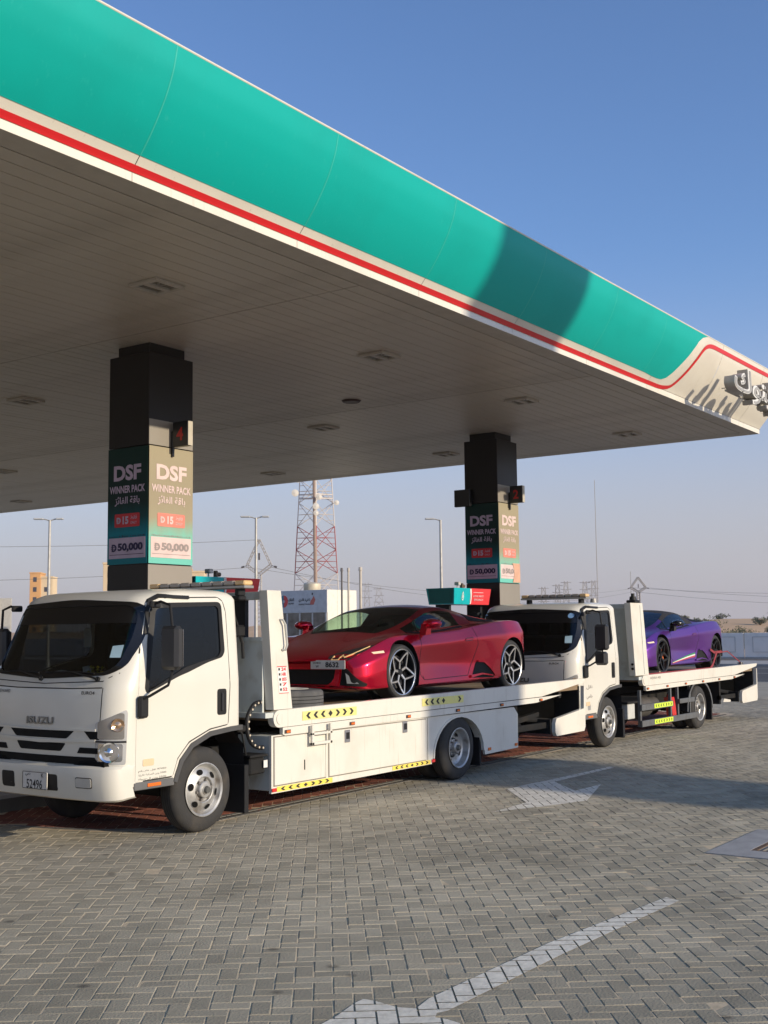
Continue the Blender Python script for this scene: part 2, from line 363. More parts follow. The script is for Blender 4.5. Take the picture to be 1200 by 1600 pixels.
def paver_template(hor, full=True, gap=.007, ch=.003):
    hl, hs = (U-gap/2, U/2-gap/2); a, b = (hl, hs) if hor else (hs, hl); v = []
    for s, z in ((ch, 0), (0, -ch), (0, -.03)):
        for i, j in ((-1, -1), (1, -1), (1, 1), (-1, 1)):
            p = ax*(i*(a-s))+bx*(j*(b-s)); v.append((p[0], p[1], z))
    f = [(0, 1, 2, 3)]+[(k, k+4, (k+1) % 4+4, (k+1) % 4) for k in range(4)]
    if full: f += [(k+4, k+8, (k+1) % 4+8, (k+1) % 4+4) for k in range(4)]
    else: v = v[:8]
    return np.array(v), np.array(f)
rs = np.random.RandomState(3)
def paver_field(name, P, m, parent=None):
    VV = []; FF = []; SH = []; o = 0
    for hor in (1, 0):
        for near in (1, 0):
            d = np.hypot(P[:, 0], P[:, 1]); q = P[(P[:, 2] == hor) & ((d < 15) == bool(near))]
            if not len(q): continue
            v, f = paver_template(hor, bool(near)); n = len(q); k = len(v)
            W = np.repeat(v[None], n, 0); tilt = rs.normal(0, .008, (n, 2)); W[:, :, 2] += rs.normal(0, .0009, (n, 1))+np.einsum('nk,vk->nv', tilt, v[:, :2])
            W[:, :, 0] += q[:, 0:1]; W[:, :, 1] += q[:, 1:2]
            VV.append(W.reshape(-1, 3)); FF.append((f[None]+(np.arange(n)*k)[:, None, None]+o).reshape(-1, 4)); SH.append(np.repeat(rs.rand(n), len(f))); o += n*k
    V = np.concatenate(VV); F = np.concatenate(FF); S = np.concatenate(SH)
    me = bpy.data.meshes.new(name); me.vertices.add(len(V)); me.vertices.foreach_set('co', V.ravel()); me.loops.add(F.size); me.loops.foreach_set('vertex_index', F.ravel())
    me.polygons.add(len(F)); me.polygons.foreach_set('loop_start', np.arange(0, F.size, 4)); me.polygons.foreach_set('loop_total', np.full(len(F), 4)); me.update(calc_edges=True)
    a = me.attributes.new('shade', 'FLOAT', 'FACE'); a.data.foreach_set('value', S)
    me.shade_flat(); me.materials.append(m); ob_ = bpy.data.objects.new(name, me); C.objects.link(ob_); ob_.parent = parent; return ob_
G = Lt[fan & grey]; Rd = Lt[fan & red & (Lt[:, 1] < 10.35)]
# the 300 pavers that show largest in the picture are objects of their own
Pm = np.stack([G[:, 0], G[:, 1], np.full(len(G), -1.8)], 1); dF = Pm @ np.array(fw); px = Pm @ np.array(r2)/dF*1860; py = Pm @ np.array(u2)/dF*1860
vis = (abs(px) < 600) & (abs(py) < 800); near = np.where(vis)[0][np.argsort(dF[vis])][:290]; mk = np.zeros(len(G), bool); mk[near] = True
pm = {}
for hor in (1, 0):
    v, f = paver_template(hor); me = bpy.data.meshes.new('paver'); me.from_pydata(v.tolist(), [], f.tolist()); me.materials.append(PAV); pm[hor] = me
for x, y, h in G[mk]:
    o = bpy.data.objects.new('paver', pm[int(h)]); C.objects.link(o); o.parent = base; o.location = (x, y, rs.normal(0, .0009)); o.rotation_euler = (rs.normal(0, .008), rs.normal(0, .008), 0)
tag(paver_field('paver_field', G[~mk], PAV, base), kind='stuff')
tag(paver_field('red_paver_field', Rd, PAVR, base), kind='stuff')
sheet('far_paving', [(-30, -40), (39.5, -40), (39.5, 90), (-30, 90)], -.0085, FARP)
sheet('back_paving', [(-20, 12.2), (39.5, 12.2), (39.5, 60), (-20, 60)], .0012, FARP)
fp = MB()   # paving beyond 33 m where single pavers can no longer be told apart
arc = [(33*math.cos(R(a)), 33*math.sin(R(a))) for a in np.linspace(5.1, 65.1, 25)]
o = sheet('distant_paving', [(x, y) for x, y in arc if x < 39.5]+[(10, 60), (39.5, 60), (39.5, 3)], -.0005, FARP)

# slot drain channel along the change of paving, painted arrows, drain cover
g = MB(); xs = np.concatenate([np.arange(7.42, 9, .1), np.arange(9, XR, .5)])
for x, xn in zip(xs[:-1], xs[1:]):
    x1 = xn-.008
    for o0, o1, zt in ((-.055, .004, .004), (.066, .125, .004)):
        g.add([(x, yb(x)+o0, zt), (x1, yb(x1)+o0, zt), (x1, yb(x1)+o1, zt), (x, yb(x)+o1, zt), (x, yb(x)+o0, -.03), (x1, yb(x1)+o0, -.03), (x1, yb(x1)+o1, -.03), (x, yb(x)+o1, -.03)],
              [(0, 1, 2, 3), (0, 4, 5, 1), (2, 6, 7, 3), (1, 5, 6, 2), (0, 3, 7, 4)])
tag(ob('drain_channel', g, mat('drain_concrete', (.17, .16, .145), .9, bump=.4), smooth=0), kind='structure')
sheet('drain_slot', [(x, yb(x)) for x in np.arange(7.5, XR, .25)]+[(x, yb(x)+.07) for x in np.arange(7.5, XR, .25)[::-1]], -.003, mat('drain_dark', (.02, .02, .02), .9))
def marking(name, poly, m=PAINT):
    """paint on the paver tops (and thinly in the joints) inside the outline"""
    pa = [((x-10)*ax[0]/U+(y-6)*ax[1]/U, (x-10)*bx[0]/U+(y-6)*bx[1]/U) for x, y in poly]; g = MB()
    xs = [p[0] for p in pa]; ys = [p[1] for p in pa]; gp = .05
    for i in range(math.floor(min(xs))-2, math.ceil(max(xs))+2):
        for j in range(math.floor(min(ys))-2, math.ceil(max(ys))+2):
            r = (i-j) % 4
            if r == 0: b = (i+gp, i+2-gp, j+gp, j+1-gp)
            elif r == 3: b = (i+gp, i+1-gp, j+gp, j+2-gp)
            else: continue
            q = clip(pa, *b)
            if len(q) > 2: g.add([(10+(u*ax[0]+v*bx[0])*U, 6+(u*ax[1]+v*bx[1])*U, .0042) for u, v in q], [tuple(range(len(q)))])
    return tag(ob(name, g, m, smooth=0), kind='structure')
marking('arrow_marking', [(12.063, 6.82), (12.649, 6.82), (12.946, 6.79), (14.707, 6.75), (14.6, 6.655), (12.916, 6.655), (12.315, 6.092), (12.972, 6.083), (11.67, 5.64), (11.042, 5.85), (10.475, 6.094), (11.233, 6.123)])
marking('arrow_marking', [(7.796, 3.203), (6.33, 3.32), (5.071, 3.33), (4.904, 3.296), (4.87, 3.384), (4.892, 3.532), (4.887, 3.595), (4.816, 3.593), (4.614, 3.548), (4.491, 3.536), (4.215, 3.517), (4.611, 2.736), (4.835, 3.009), (4.85, 3.085), (4.843, 3.147), (4.90, 3.175), (4.96, 3.15), (6.146, 3.145), (7.74, 3.09)])
dr = em('drain_cover', (DR[0], DR[2], 0)); tag(dr, 'square concrete drain surround with rusty metal grate set in the paving', 'drain')
g = MB(); w_ = DR[1]-DR[0]; a, b = .28, w_-.27
for x0, x1, y0, y1 in ((0, w_, 0, a), (0, w_, b, w_), (0, a, a, b), (b, w_, a, b)): g.box(x0, x1, y0, y1, -.05, .006)
ob('surround', g, ground_mat('grey_drain_concrete', (.36, .36, .37), (.27, .27, .28), 5), dr)
RUST = mat('rusty_iron', (.12, .075, .05), .8, .3, dirt=(.05, .035, .03), bump=.5)
g = MB()
for x0, x1, y0, y1 in ((a, b, a, a+.04), (a, b, b-.04, b), (a, a+.04, a+.04, b-.04), (b-.04, b, a+.04, b-.04)): g.box(x0, x1, y0, y1, -.04, .004)
ob('grate_frame', g, RUST, dr)
for k in range(13): g = MB(); y = a+.065+k*(b-a-.13)/12; g.box(a+.04, b-.04, y-.011, y+.011, -.03, -.001); ob('grate_bar', g, mat('worn_iron', (.10, .10, .10), .5, .6), dr)
g = MB(); g.box(a+.001, b-.001, a+.001, b-.001, -.3, -.1); ob('sump', g, mat('drain_dark', (.02, .02, .02), .9), dr)

# road beyond the forecourt
sheet('road', [(39.8, -60), (67, -60), (67, 120), (39.8, 120)], -.012, ASPH)
for x, wd, z in ((39.72, .14, .0), (47.45, .14, -.006), (53.4, .18, -.006)): sheet('road_line', [(x, -60), (x+wd, -60), (x+wd, 120), (x, 120)], z, PAINT)
g = MB(); g.box(56.2, 61.8, -60, 120, -.2, .10, .02); tag(ob('pavement', g, CONC), kind='structure')
g = MB(); g.box(62.2, 66.5, -60, 120, -.2, .06, .02); tag(ob('verge', g, ground_mat('dark_verge', (.16, .14, .12), (.11, .10, .09), 2)), kind='structure')
# barrier wall of precast panels
WALLM = mat('barrier_concrete', (.80, .78, .73), .8, bump=.2, dirt=(.74, .72, .67), scale=2)
bw = em('barrier_wall', (68, 0, 0)); tag(bw, 'long low pale grey wall of framed precast concrete panels beyond the road', 'wall')
g = MB(); P = 4.0
pz = MB(); pz.box(0, .14, .03, P-.03, .12, 1.5, .015)
fr_ = MB()
for a_ in ((.42, .34), (.40, .32)): pass
for y0, y1, z0, z1 in ((.5, P-.5, 1.26, 1.285), (.5, P-.5, .40, .425), (.5, .525, .425, 1.26), (P-.525, P-.5, .425, 1.26)): fr_.box(-.022, 0, y0, y1, z0, z1)
mp, mf = pz.mesh('wall_panel'), fr_.mesh('moulding')
for k in range(-8, 16):
    o = ob('wall_panel', mp, WALLM, bw, (0, 22.72+k*P, 0)); ob('moulding', mf, mat('barrier_groove', (.5, .49, .47), .8), o)
g = MB(); g.box(-.12, .26, 22.72-8*P, 22.72+16*P, 0, .12, .02); ob('footing', g, CONC, bw)

# desert with low dunes
NX, NY = 120, 200
X = 67+np.linspace(0, 1, NX)**2.2*1900; Y = np.linspace(-700, 1100, NY)
from mathutils import noise as NZ
v = []
for x in X:
    for y in Y:
        a_ = max(0, min(1, (x-75)/110)); dd = math.hypot(x, y)
        h = 3.6*a_*math.exp(-((x-205-25*NZ.noise(Vector((0, y*.006, 0))))/70)**2)*(.75+.35*NZ.noise(Vector((x*.012, y*.012, 3))))
        h += a_*1.0*NZ.noise(Vector((x*.05, y*.05, 0)))*(1 if x < 500 else 0)+.25*a_*NZ.noise(Vector((x*.2, y*.2, 0)))
        h += a_*2.2*min(1, max(0, (x-400)/600)) if x > 400 else 0
        v.append((x, y, max(-.05, h)-.02))
f = [(i*NY+j, (i+1)*NY+j, (i+1)*NY+j+1, i*NY+j+1) for i in range(NX-1) for j in range(NY-1)]
g = MB(); g.add(v, f); tag(ob('desert_dunes', g, DSAND, smooth=80), kind='structure')
sheet("ground", [(-110, -890), (2290, -890), (2290, 1490), (-110, 1490)], -.3, DSAND)

# fuel island kerb under the columns
g = MB(); g.box(7.6, 24, 10.42, 12.25, -.05, .16, .03); tag(ob('fuel_island', g, CONC), kind='structure')
g = MB(); g.box(7.6, 24, 10.38, 10.415, -.05, .13); g.box(7.6, 24, 12.255, 12.29, -.05, .13); tag(ob('island_kerb', g, mat('kerb_steel', (.12, .115, .10), .7)), kind='structure')

# ------------------------------------------------------------------ CANOPY
CX0, CX1, CY0, CY1, CZ = -7.0, 22.66, 7.10, 32.0, 5.5
can = em('filling_station_canopy', (14, 18, 0)); tag(can, 'huge flat filling station canopy with teal fascia, red stripe and pale slatted soffit', 'canopy')
def unp(o): o.matrix_parent_inverse = can.matrix_world.inverted(); return o
can.location = (0, 0, 0)
CREAM = mat('fascia_cream', (.66, .62, .53), .35, 0, .2, .05, .8, dirt=(.56, .51, .43), streak=(.45, .40, .33))
TEAL = mat('fascia_teal', (.0, .36, .315), .45, 0, .03, .04, .7, dirt=(.0, .315, .275), spec=.25, streak=(.02, .40, .35))
FRED = mat('fascia_red', (.58, .012, .015), .4, 0, .2, .04, 1)
SOFF = mat('soffit_panel', (.47, .43, .365), .42, 0, 0, .05, 1.2, dirt=(.39, .355, .30))
SOFB = mat('soffit_border', (.45, .415, .355), .5, var=.05)
g = MB(); gw = MB()
# slatted soffit: every strip a part
pitch = .2; ns = int((CY1-.3-7.37)/pitch)
vents = [(8.734, 9.07), (12.83, 9.08), (16.8, 9.08), (20.96, 9.08), (16.8, 13.14), (20.95, 13.13), (12.75, 13.15), (8.7, 13.15), (4.6, 9.07), (20.97, 17.9), (16.85, 17.9), (20.96, 27.0), (16.83, 22.3), (20.96, 22.3), (12.7, 22.3), (11.9, 15.26), (12.7, 17.9)]
sg = MB(); L0, L1 = CX0+.4, 22.28
sec = [(0, 0), (pitch-.012, 0), (pitch-.009, .008), (pitch, .008), (pitch, .03), (-.001, .03)]
sg.add([(L0, u, z) for u, z in sec]+[(L1, u, z) for u, z in sec], [(i, (i+1) % 6, (i+1) % 6+6, i+6) for i in range(6)])
sm_ = sg.mesh('soffit_strip', 20)
for k in range(ns): ob('soffit_strip', sm_, SOFF, can, (0, 7.38+k*pitch, CZ+rs.normal(0, .0008)))
YE = 7.38+ns*pitch
g = MB(); g.box(CX0, CX1, CY0+.012, 7.36, CZ, CZ+.06); g.box(22.30, CX1, 7.362, YE, CZ+.0005, CZ+.06); g.box(CX0, CX1, YE+.01, CY1, CZ, CZ+.06); g.box(CX0, L0-.01, 7.362, YE, CZ, CZ+.06)
ob('soffit_border', g, SOFB, can)
g = MB(); g.box(CX0+.05, CX1-.05, CY0+.2, CY1-.2, CZ+.061, CZ+.8); ob('roof_deck', g, mat('roof_steel', (.4, .4, .4), .6), can)
g = MB()
for xj in (4.3, 10.05, 15.8): g.box(xj, xj+.02, 7.38, YE, CZ-.003, CZ+.001)
ob('joint_strip', g, mat('soffit_joint', (.36, .33, .28), .6), can)
prof = [(7.10, 5.50), (7.10, 5.58), (7.065, 5.635), (7.0, 5.705), (6.9, 5.83), (6.81, 5.96), (6.71, 6.13), (6.63, 6.32), (6.59, 6.51)]
SL = [0.]
for i in range(8): SL.append(SL[-1]+math.dist(prof[i], prof[i+1]))
def P_at(s):
    s = min(max(s, 0), SL[-1]-1e-6)
    def raw(t):
        t = min(max(t, 0), SL[-1]-1e-6)
        i = max(k for k in range(8) if SL[k] <= t); q = (t-SL[i])/(SL[i+1]-SL[i]); return Vector(prof[i]).lerp(Vector(prof[i+1]), q)
    if s < .12: return raw(s)
    return (raw(s-.05)+raw(s)*2+raw(s+.05))/4 if s+.05 < SL[-1] else raw(s)
def N_at(s): a_, b_ = P_at(max(0, s-.01)), P_at(min(SL[-1], s+.01)); t = (b_-a_).normalized(); return Vector((-t.y, t.x)) if True else 0
def fas(g, X, lo, hi, off, nv):
    idx = len(g.v); rows = []
    for x, a_, b_ in zip(X, lo, hi):
        for k in range(nv+1):
            s = a_+(b_-a_)*k/nv; p = P_at(s); n = N_at(s); g.v.append((x, p.x+n.x*off, p.y+n.y*off))
    for i in range(len(X)-1):
        for k in range(nv): q = idx+i*(nv+1)+k; g.f.append((q, q+nv+1, q+nv+2, q+1))
# N_at must point outwards (towards -y)
sgn = 1 if N_at(.6).x < 0 else -1
_N = N_at
def N_at(s): return _N(s)*sgn
# cream fascia in panels of 2.1 m
e = 6.55-2.13*7; k = 0; seams = []
while e < CX1: seams.append(e); e += 2.13
seams = [CX0]+[s for s in seams if s > CX0+.3]+[CX1]
for a_, b_ in zip(seams[:-1], seams[1:]):
    g = MB(); fas(g, [a_+.004, b_-.004], [.09, .09], [SL[-1], SL[-1]], 0, 22); ob('fascia_panel', g, CREAM, can, smooth=50)
    g = MB(); g.box(a_+.003 if a_ > CX0 else a_, b_-.003, CY0, CY0+.01, CZ-.002, CZ+.085); ob('lip_panel', g, CREAM, can)
# end cap on the right and top coping
g = MB(); pts = [tuple(P_at(s)) for s in np.linspace(0, SL[-1], 24)]+[(7.3, 6.51), (7.3, 5.50)]
g.add([(CX1-.002, y, z) for y, z in pts], [tuple(range(len(pts)))]); g.box(CX1-.05, CX1, 7.3, CY1, CZ-.001, 6.51); ob('end_fascia', g, CREAM, can, smooth=0)
g = MB(); g.box(CX0, CX1, 6.583, 7.2, 6.51, 6.535, .008); ob('coping', g, CREAM, can)
def curve(pts, x):
    xs_ = [p[0] for p in pts]; return float(np.interp(x, xs_, [p[1] for p in pts]))
# teal area with its S-curved end
gb = [(-9, .228), (16.9, .228), (17.16, .217), (17.4, .215), (17.55, .226), (17.68, .28), (17.78, .39), (17.88, .535), (17.98, .675), (18.09, .831), (18.22, 1.008), (18.37, 1.10), (18.52, 1.145), (18.6, 1.157)]
Xs = [x for x in seams if x < 16.7]+[16.85]
for a_, b_ in zip(Xs[:-1], Xs[1:]):
    g = MB(); n_ = 2; xx = [a_+.002, b_-.002]; fas(g, xx, [.228]*2, [SL[-1]]*2, .004, 20); ob('teal_panel', g, TEAL, can, smooth=50)
xx = np.concatenate([np.arange(16.854, 17.2, .05), np.arange(17.2, 18.58, .025)]); g = MB(); fas(g, xx, [curve(gb, x) for x in xx], [SL[-1]]*len(xx), .004, 20); ob('teal_panel', g, TEAL, can, smooth=50)
seamm = mat('fascia_seam', (.03, .42, .34), .5)
for x in Xs[1:]:
    g = MB(); fas(g, [x-.006, x+.006], [.228]*2, [SL[-1]]*2, .0055, 16); ob('panel_joint', g, seamm, can, smooth=50)
# red stripe: a ribbon that follows its centre line
cl = [(CX0, .112), (0, .112), (12, .108), (16.9, .10), (17.55, .104), (17.8, .125), (17.98, .17), (18.08, .26), (18.17, .40), (18.27, .57), (18.37, .75), (18.5, .93), (18.64, 1.01), (18.86, 1.045), (19.3, 1.049), (20, 1.05), (21, 1.052), (CX1-.01, 1.06)]
cp = []
for i in range(len(cl)-1):
    p0, p1, p2, p3 = [Vector(cl[min(max(i+k, 0), len(cl)-1)]) for k in (-1, 0, 1, 2)]
    for t in np.linspace(0, 1, 7)[:-1]:
        q = p1.lerp(p2, t) if (p2-p1).length > 1.2 or i < 4 else .5*((2*p1)+(p2-p0)*t+(2*p0-5*p1+4*p2-p3)*t*t+(3*p1-p0-3*p2+p3)*t**3); cp.append(q)
cp.append(Vector(cl[-1])); g = MB()
for i, p in enumerate(cp):
    t = (cp[min(i+1, len(cp)-1)]-cp[max(i-1, 0)]).normalized(); n = Vector((-t.y, t.x))*.034
    for kk in range(5):
        q = p+n*(kk/2-1); s = q.y; P3 = P_at(s); N3 = N_at(s); g.v.append((q.x, P3.x+N3.x*.0075, P3.y+N3.y*.0075))
for i in range(len(cp)-1):
    for kk in range(4): a_ = i*5+kk; g.f.append((a_, a_+5, a_+6, a_+1))
ob('red_stripe', g, FRED, can, smooth=60)
# recessed ceiling lamps
LF = mat('lamp_frame', (.42, .39, .34), .5); LD = mat('lamp_glass_unlit', (.16, .15, .125), .25)
lf = MB(); h = .21
for x0, x1, y0, y1 in ((-h, h, -h, -h+.05), (-h, h, h-.05, h), (-h, -h+.05, -h+.05, h-.05), (h-.05, h, -h+.05, h-.05), (-h+.05, h-.05, -.035, .035)): lf.box(x0, x1, y0, y1, -.035, 0, .004)
lp = MB(); lp.box(-h+.05, h-.05, -h+.05, -.035, -.012, -.004); lq = MB(); lq.box(-h+.05, h-.05, .035, h-.05, -.012, -.004)
lfm, lpm, lqm = lf.mesh('frame'), lp.mesh('diffuser'), lq.mesh('diffuser')
lab = {0: 'nearest', 1: 'second', 2: 'third', 3: 'fourth'}
for i, (x, y) in enumerate(vents):
    t = em('ceiling_lamp', (x, y, CZ-.001), 0)
    PL = {4: 'at the left picture edge near the fascia', 5: 'left of the round dark fitting', 9: 'just left of the second column top', 13: 'far back right of the nearer column', 15: 'far back at the left edge, larger than the rest near it', 12: 'halfway back left of the nearer column'}
    where = {8.734: 'just in front of the left column top', 12.83: 'right of the left column, nearest the teal fascia edge', 16.8: 'above the right column near the fascia', 20.96: 'closest to the pointed canopy corner'}.get(x) if i < 4 else None
    tag(t, 'square ceiling lamp '+(where or 'in the %s row from the fascia, %s' % (['first', 'second', 'third', 'fourth', 'fifth', 'sixth'][min(5, int((y-9)/3.6))], {4: 'by the left edge', 8: 'behind the nearer column', 11: 'left of centre', 12: 'at the centre', 16: 'towards the second column', 20: 'near the right edge'}[int(x)])), 'ceiling lamp', 'square lamps recessed in the canopy soffit')
    ob('frame', lfm, LF, t); ob('diffuser', lpm, LD, t); ob('diffuser', lqm, LD, t)
g = MB(); g.cyl((15.13, 11.265, CZ-.03), (15.13, 11.265, CZ-.001), .13, .16, 24); t = ob('smoke_sensor', g, mat('dark_bronze', (.05, .03, .025), .5)); tag(t, 'round dark fitting on the soffit between the two columns', 'ceiling fitting')

# ------------------------------------------------------------------ COLUMNS
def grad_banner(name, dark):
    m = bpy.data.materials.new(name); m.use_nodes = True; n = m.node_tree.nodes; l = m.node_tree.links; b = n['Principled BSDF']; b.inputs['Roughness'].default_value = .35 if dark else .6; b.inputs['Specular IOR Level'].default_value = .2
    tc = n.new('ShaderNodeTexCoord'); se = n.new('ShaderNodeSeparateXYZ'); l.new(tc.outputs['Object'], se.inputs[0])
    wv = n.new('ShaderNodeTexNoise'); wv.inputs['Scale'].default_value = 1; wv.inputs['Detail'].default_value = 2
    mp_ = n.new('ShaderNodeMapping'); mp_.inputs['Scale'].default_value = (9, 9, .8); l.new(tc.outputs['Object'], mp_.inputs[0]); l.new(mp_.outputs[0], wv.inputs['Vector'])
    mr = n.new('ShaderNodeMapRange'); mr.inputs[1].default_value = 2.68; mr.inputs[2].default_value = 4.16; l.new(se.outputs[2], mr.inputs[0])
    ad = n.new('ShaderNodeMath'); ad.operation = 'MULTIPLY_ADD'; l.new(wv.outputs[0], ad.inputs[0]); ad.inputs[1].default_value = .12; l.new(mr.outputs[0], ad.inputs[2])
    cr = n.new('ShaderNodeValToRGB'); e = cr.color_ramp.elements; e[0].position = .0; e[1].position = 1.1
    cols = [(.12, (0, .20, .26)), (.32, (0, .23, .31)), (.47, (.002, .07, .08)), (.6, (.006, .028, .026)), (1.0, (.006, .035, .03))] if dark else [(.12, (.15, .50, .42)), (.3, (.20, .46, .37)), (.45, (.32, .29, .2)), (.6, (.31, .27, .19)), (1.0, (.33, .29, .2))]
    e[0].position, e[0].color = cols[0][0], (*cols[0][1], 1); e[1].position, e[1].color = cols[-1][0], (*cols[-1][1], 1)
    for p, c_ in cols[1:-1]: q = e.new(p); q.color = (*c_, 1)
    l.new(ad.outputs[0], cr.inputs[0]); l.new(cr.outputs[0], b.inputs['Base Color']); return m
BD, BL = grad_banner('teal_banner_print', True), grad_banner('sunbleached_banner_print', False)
CLAD = mat('column_cladding', (.022, .02, .019), .36, .1, 0, .08, 1.5, spec=.3); CLADL = mat('column_sunlit_cladding', (.30, .275, .235), .45, .2, 0, .05, 1)  # second tone is the same cladding painted lighter, as if sunlit
LIL = mat('lilac_print', (.55, .46, .62), .5); PNK = mat('faded_pink_print', (.66, .52, .50), .6); NAVY = mat('navy_print', (.02, .015, .08), .5); GRYP = mat('faded_grey_print', (.30, .26, .25), .6)
REDL = mat('red_label_print', (.62, .02, .035), .4); REDF = mat('faded_red_label', (.68, .22, .17), .6)
def dirham(g_org, ux, uy, h, m, parent):
    """currency sign: a D crossed by two bars"""
    text_ob('currency_sign', 'D', m, parent, g_org, ux, uy, height=h, weight=.04, off=.0145)
    g = MB(); ux = Vector(ux); uy = Vector(uy); nz = ux.cross(uy); o = Vector(g_org)
    for dz in (-.12, .12):
        c_ = o+uy*h*dz+nz*.015; g.add([c_-ux*h*.55-uy*h*.04, c_+ux*h*.5-uy*h*.04, c_+ux*h*.5+uy*h*.04, c_-ux*h*.55+uy*h*.04], [(0, 1, 2, 3)])
    ob('currency_bar', g, m, parent, smooth=0)
def panel(name, org, ux, uy, w, h, m, parent, off, r=0):
    ux = Vector(ux); uy = Vector(uy); nz = ux.cross(uy); poly = [(-w/2, -h/2), (w/2, -h/2), (w/2, h/2), (-w/2, h/2)]
    if r: poly = rnd_poly(poly, r, 3)
    g = MB(); n = len(poly); top = [Vector(org)+ux*a+uy*b+nz*off for a, b in poly]; bot = [p-nz*.003 for p in top]
    g.add(top+bot, [tuple(range(n)), tuple(range(2*n-1, n-1, -1))]+[(i, i+n, (i+1) % n+n, (i+1) % n) for i in range(n)]); return ob(name, g, m, parent, smooth=0)
def column(x0, x1, y0, y1, label, faded_cut):
    t = em('canopy_column', (0, 0, 0)); tag(t, label, 'column', 'clad columns carrying the canopy')
    g = MB(); g.box(x0+.012, x1-.012, y0+.012, y1-.012, .16, 4.16); ob('core', g, CLAD, t)
    g = MB(); g.box(x0, x1, y0, y1, 4.17, 5.36, .006); ob('upper_cladding', g, CLAD, t)
    g = MB(); g.box(x0+.08, x1-.08, y0+.08, y1-.08, 5.36, 5.5, 0); ob('collar', g, CLAD, t)
    g = MB(); g.box(x0, x1, y0, y1, 1.4, 2.67, .004); g.box(x0, x1, y0, y1, .16, 1.39, .004); ob('lower_cladding', g, CLAD, t)
    g = MB(); g.box(x0+.004, x1-.004, y0-.006, y0, 1.41, 2.665, .002); ob('sunlit_panel', g, CLADL, t)  # cladding painted paler on the sunlit face, below the canopy shadow
    g = MB(); g.box(x0+.004, x1-.004, y0-.006, y0, 4.175, 4.50, .002); ob('sunlit_panel', g, CLADL, t)
    for side in (0, 1):
        if side == 0: org, ux, W, m, c1, c2, c3 = ((x0-.002, (y0+y1)/2, 0), (0, -1, 0), y1-y0, BD, LIL, NAVY, REDL)
        else: org, ux, W, m, c1, c2, c3 = (((x0+x1)/2, y0-.004, 0), (1, 0, 0), x1-x0, BL, PNK, GRYP, REDF)
        uy = (0, 0, 1); o = Vector(org); ux = Vector(ux)
        z = lambda q: o+Vector((0, 0, q))
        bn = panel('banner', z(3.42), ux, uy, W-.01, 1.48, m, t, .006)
        text_ob('lettering', 'DSF', c1, bn, z(3.84), ux, uy, width=W*.68, height=.2, weight=.04, off=.011)
        text_ob('lettering', 'WINNER PACK', c1, bn, z(3.63), ux, uy, width=W*.88, height=.095, weight=.03, off=.011)
        text_ob('lettering', arab('باقة الفائز'), c1, bn, z(3.48), ux, uy, width=W*.62, height=.12, weight=.02, off=.011)
        lb = panel('price_label', z(3.235), ux, uy, W*.62, .17, c3, bn, .010, .02)
        text_ob('lettering', '15', PNK if side else LIL, bn, z(3.235)-ux*W*.03, ux, uy, height=.10, weight=.05, off=.0145)
        text_ob('lettering', arab('فقط'), PNK if side else LIL, bn, z(3.27)+ux*W*.17, ux, uy, width=W*.16, height=.05, weight=.01, off=.0145)
        text_ob('lettering', 'ONLY', PNK if side else LIL, bn, z(3.20)+ux*W*.17, ux, uy, width=W*.16, height=.032, weight=.01, off=.0145)
        dirham(z(3.235)-ux*W*.2+Vector((0, 0, 0)), ux, uy, .08, PNK if side else LIL, bn); bpy.data.objects[-1] if False else None
        Wp = W*.9
        pn = panel('prize_panel', z(2.885), ux, uy, Wp, .26, LIL if not side else PNK, bn, .010)
        text_ob('lettering', '50,000', c2, bn, z(2.89)+ux*W*.09, ux, uy, width=W*.62, height=.115, weight=.05, off=.0145)
        dirham(z(2.89)-ux*W*.31, ux, uy, .095, c2, bn)
        g = MB(); nz = ux.cross(Vector(uy))
        for q, hh in ((-.085, .006),):
            c_ = z(2.885+q)+nz*.0145; g.add([c_-ux*Wp*.47, c_+ux*Wp*.47, c_+ux*Wp*.47+Vector((0, 0, hh)), c_-ux*Wp*.47+Vector((0, 0, hh))], [(0, 1, 2, 3)])
        for k in range(22):
            c_ = z(3.027)+nz*.0125+ux*Wp*(k/21-.5)*.94; ww = random.uniform(.003, .012); hh = random.uniform(.008, .02); g.add([c_-ux*ww, c_+ux*ww, c_+ux*ww+Vector((0, 0, hh)), c_-ux*ww+Vector((0, 0, hh))], [(0, 1, 2, 3)])
        ob('fine_print', g, c2, bn, smooth=0)
        if side and faded_cut:   # newer patch that hides the end of the number
            poly = [(.09+.05*math.sin(a), 2.93+.42*(a/PI-.5)) for a in np.linspace(0, PI, 12)]
            g = MB(); cx = (x0+x1)/2; pts = [(cx+W*.12+.06*math.sin(a), y0-.021, 2.69+.36*a/PI) for a in np.linspace(0, PI, 14)]+[(x1-.008, y0-.021, 3.05), (x1-.008, y0-.021, 2.69)]
            g.add(pts, [tuple(range(len(pts)))]); ob('orange_patch', g, mat('faded_orange_print', (.62, .36, .25), .6), bn, smooth=0)
    return t
col1 = column(10.37, 11.15, 10.89, 11.62, 'dark clad column behind the first truck cab carrying DSF WINNER PACK banners and pump number 4', False)
col2 = column(19.14, 19.91, 10.89, 11.60, 'dark clad column behind the second truck cab with DSF banners and pump number 2', True)
DG = mat('display_black', (.012, .012, .013), .3); LED = mat('led_red', (.42, .015, .012), .5, emit=.03)
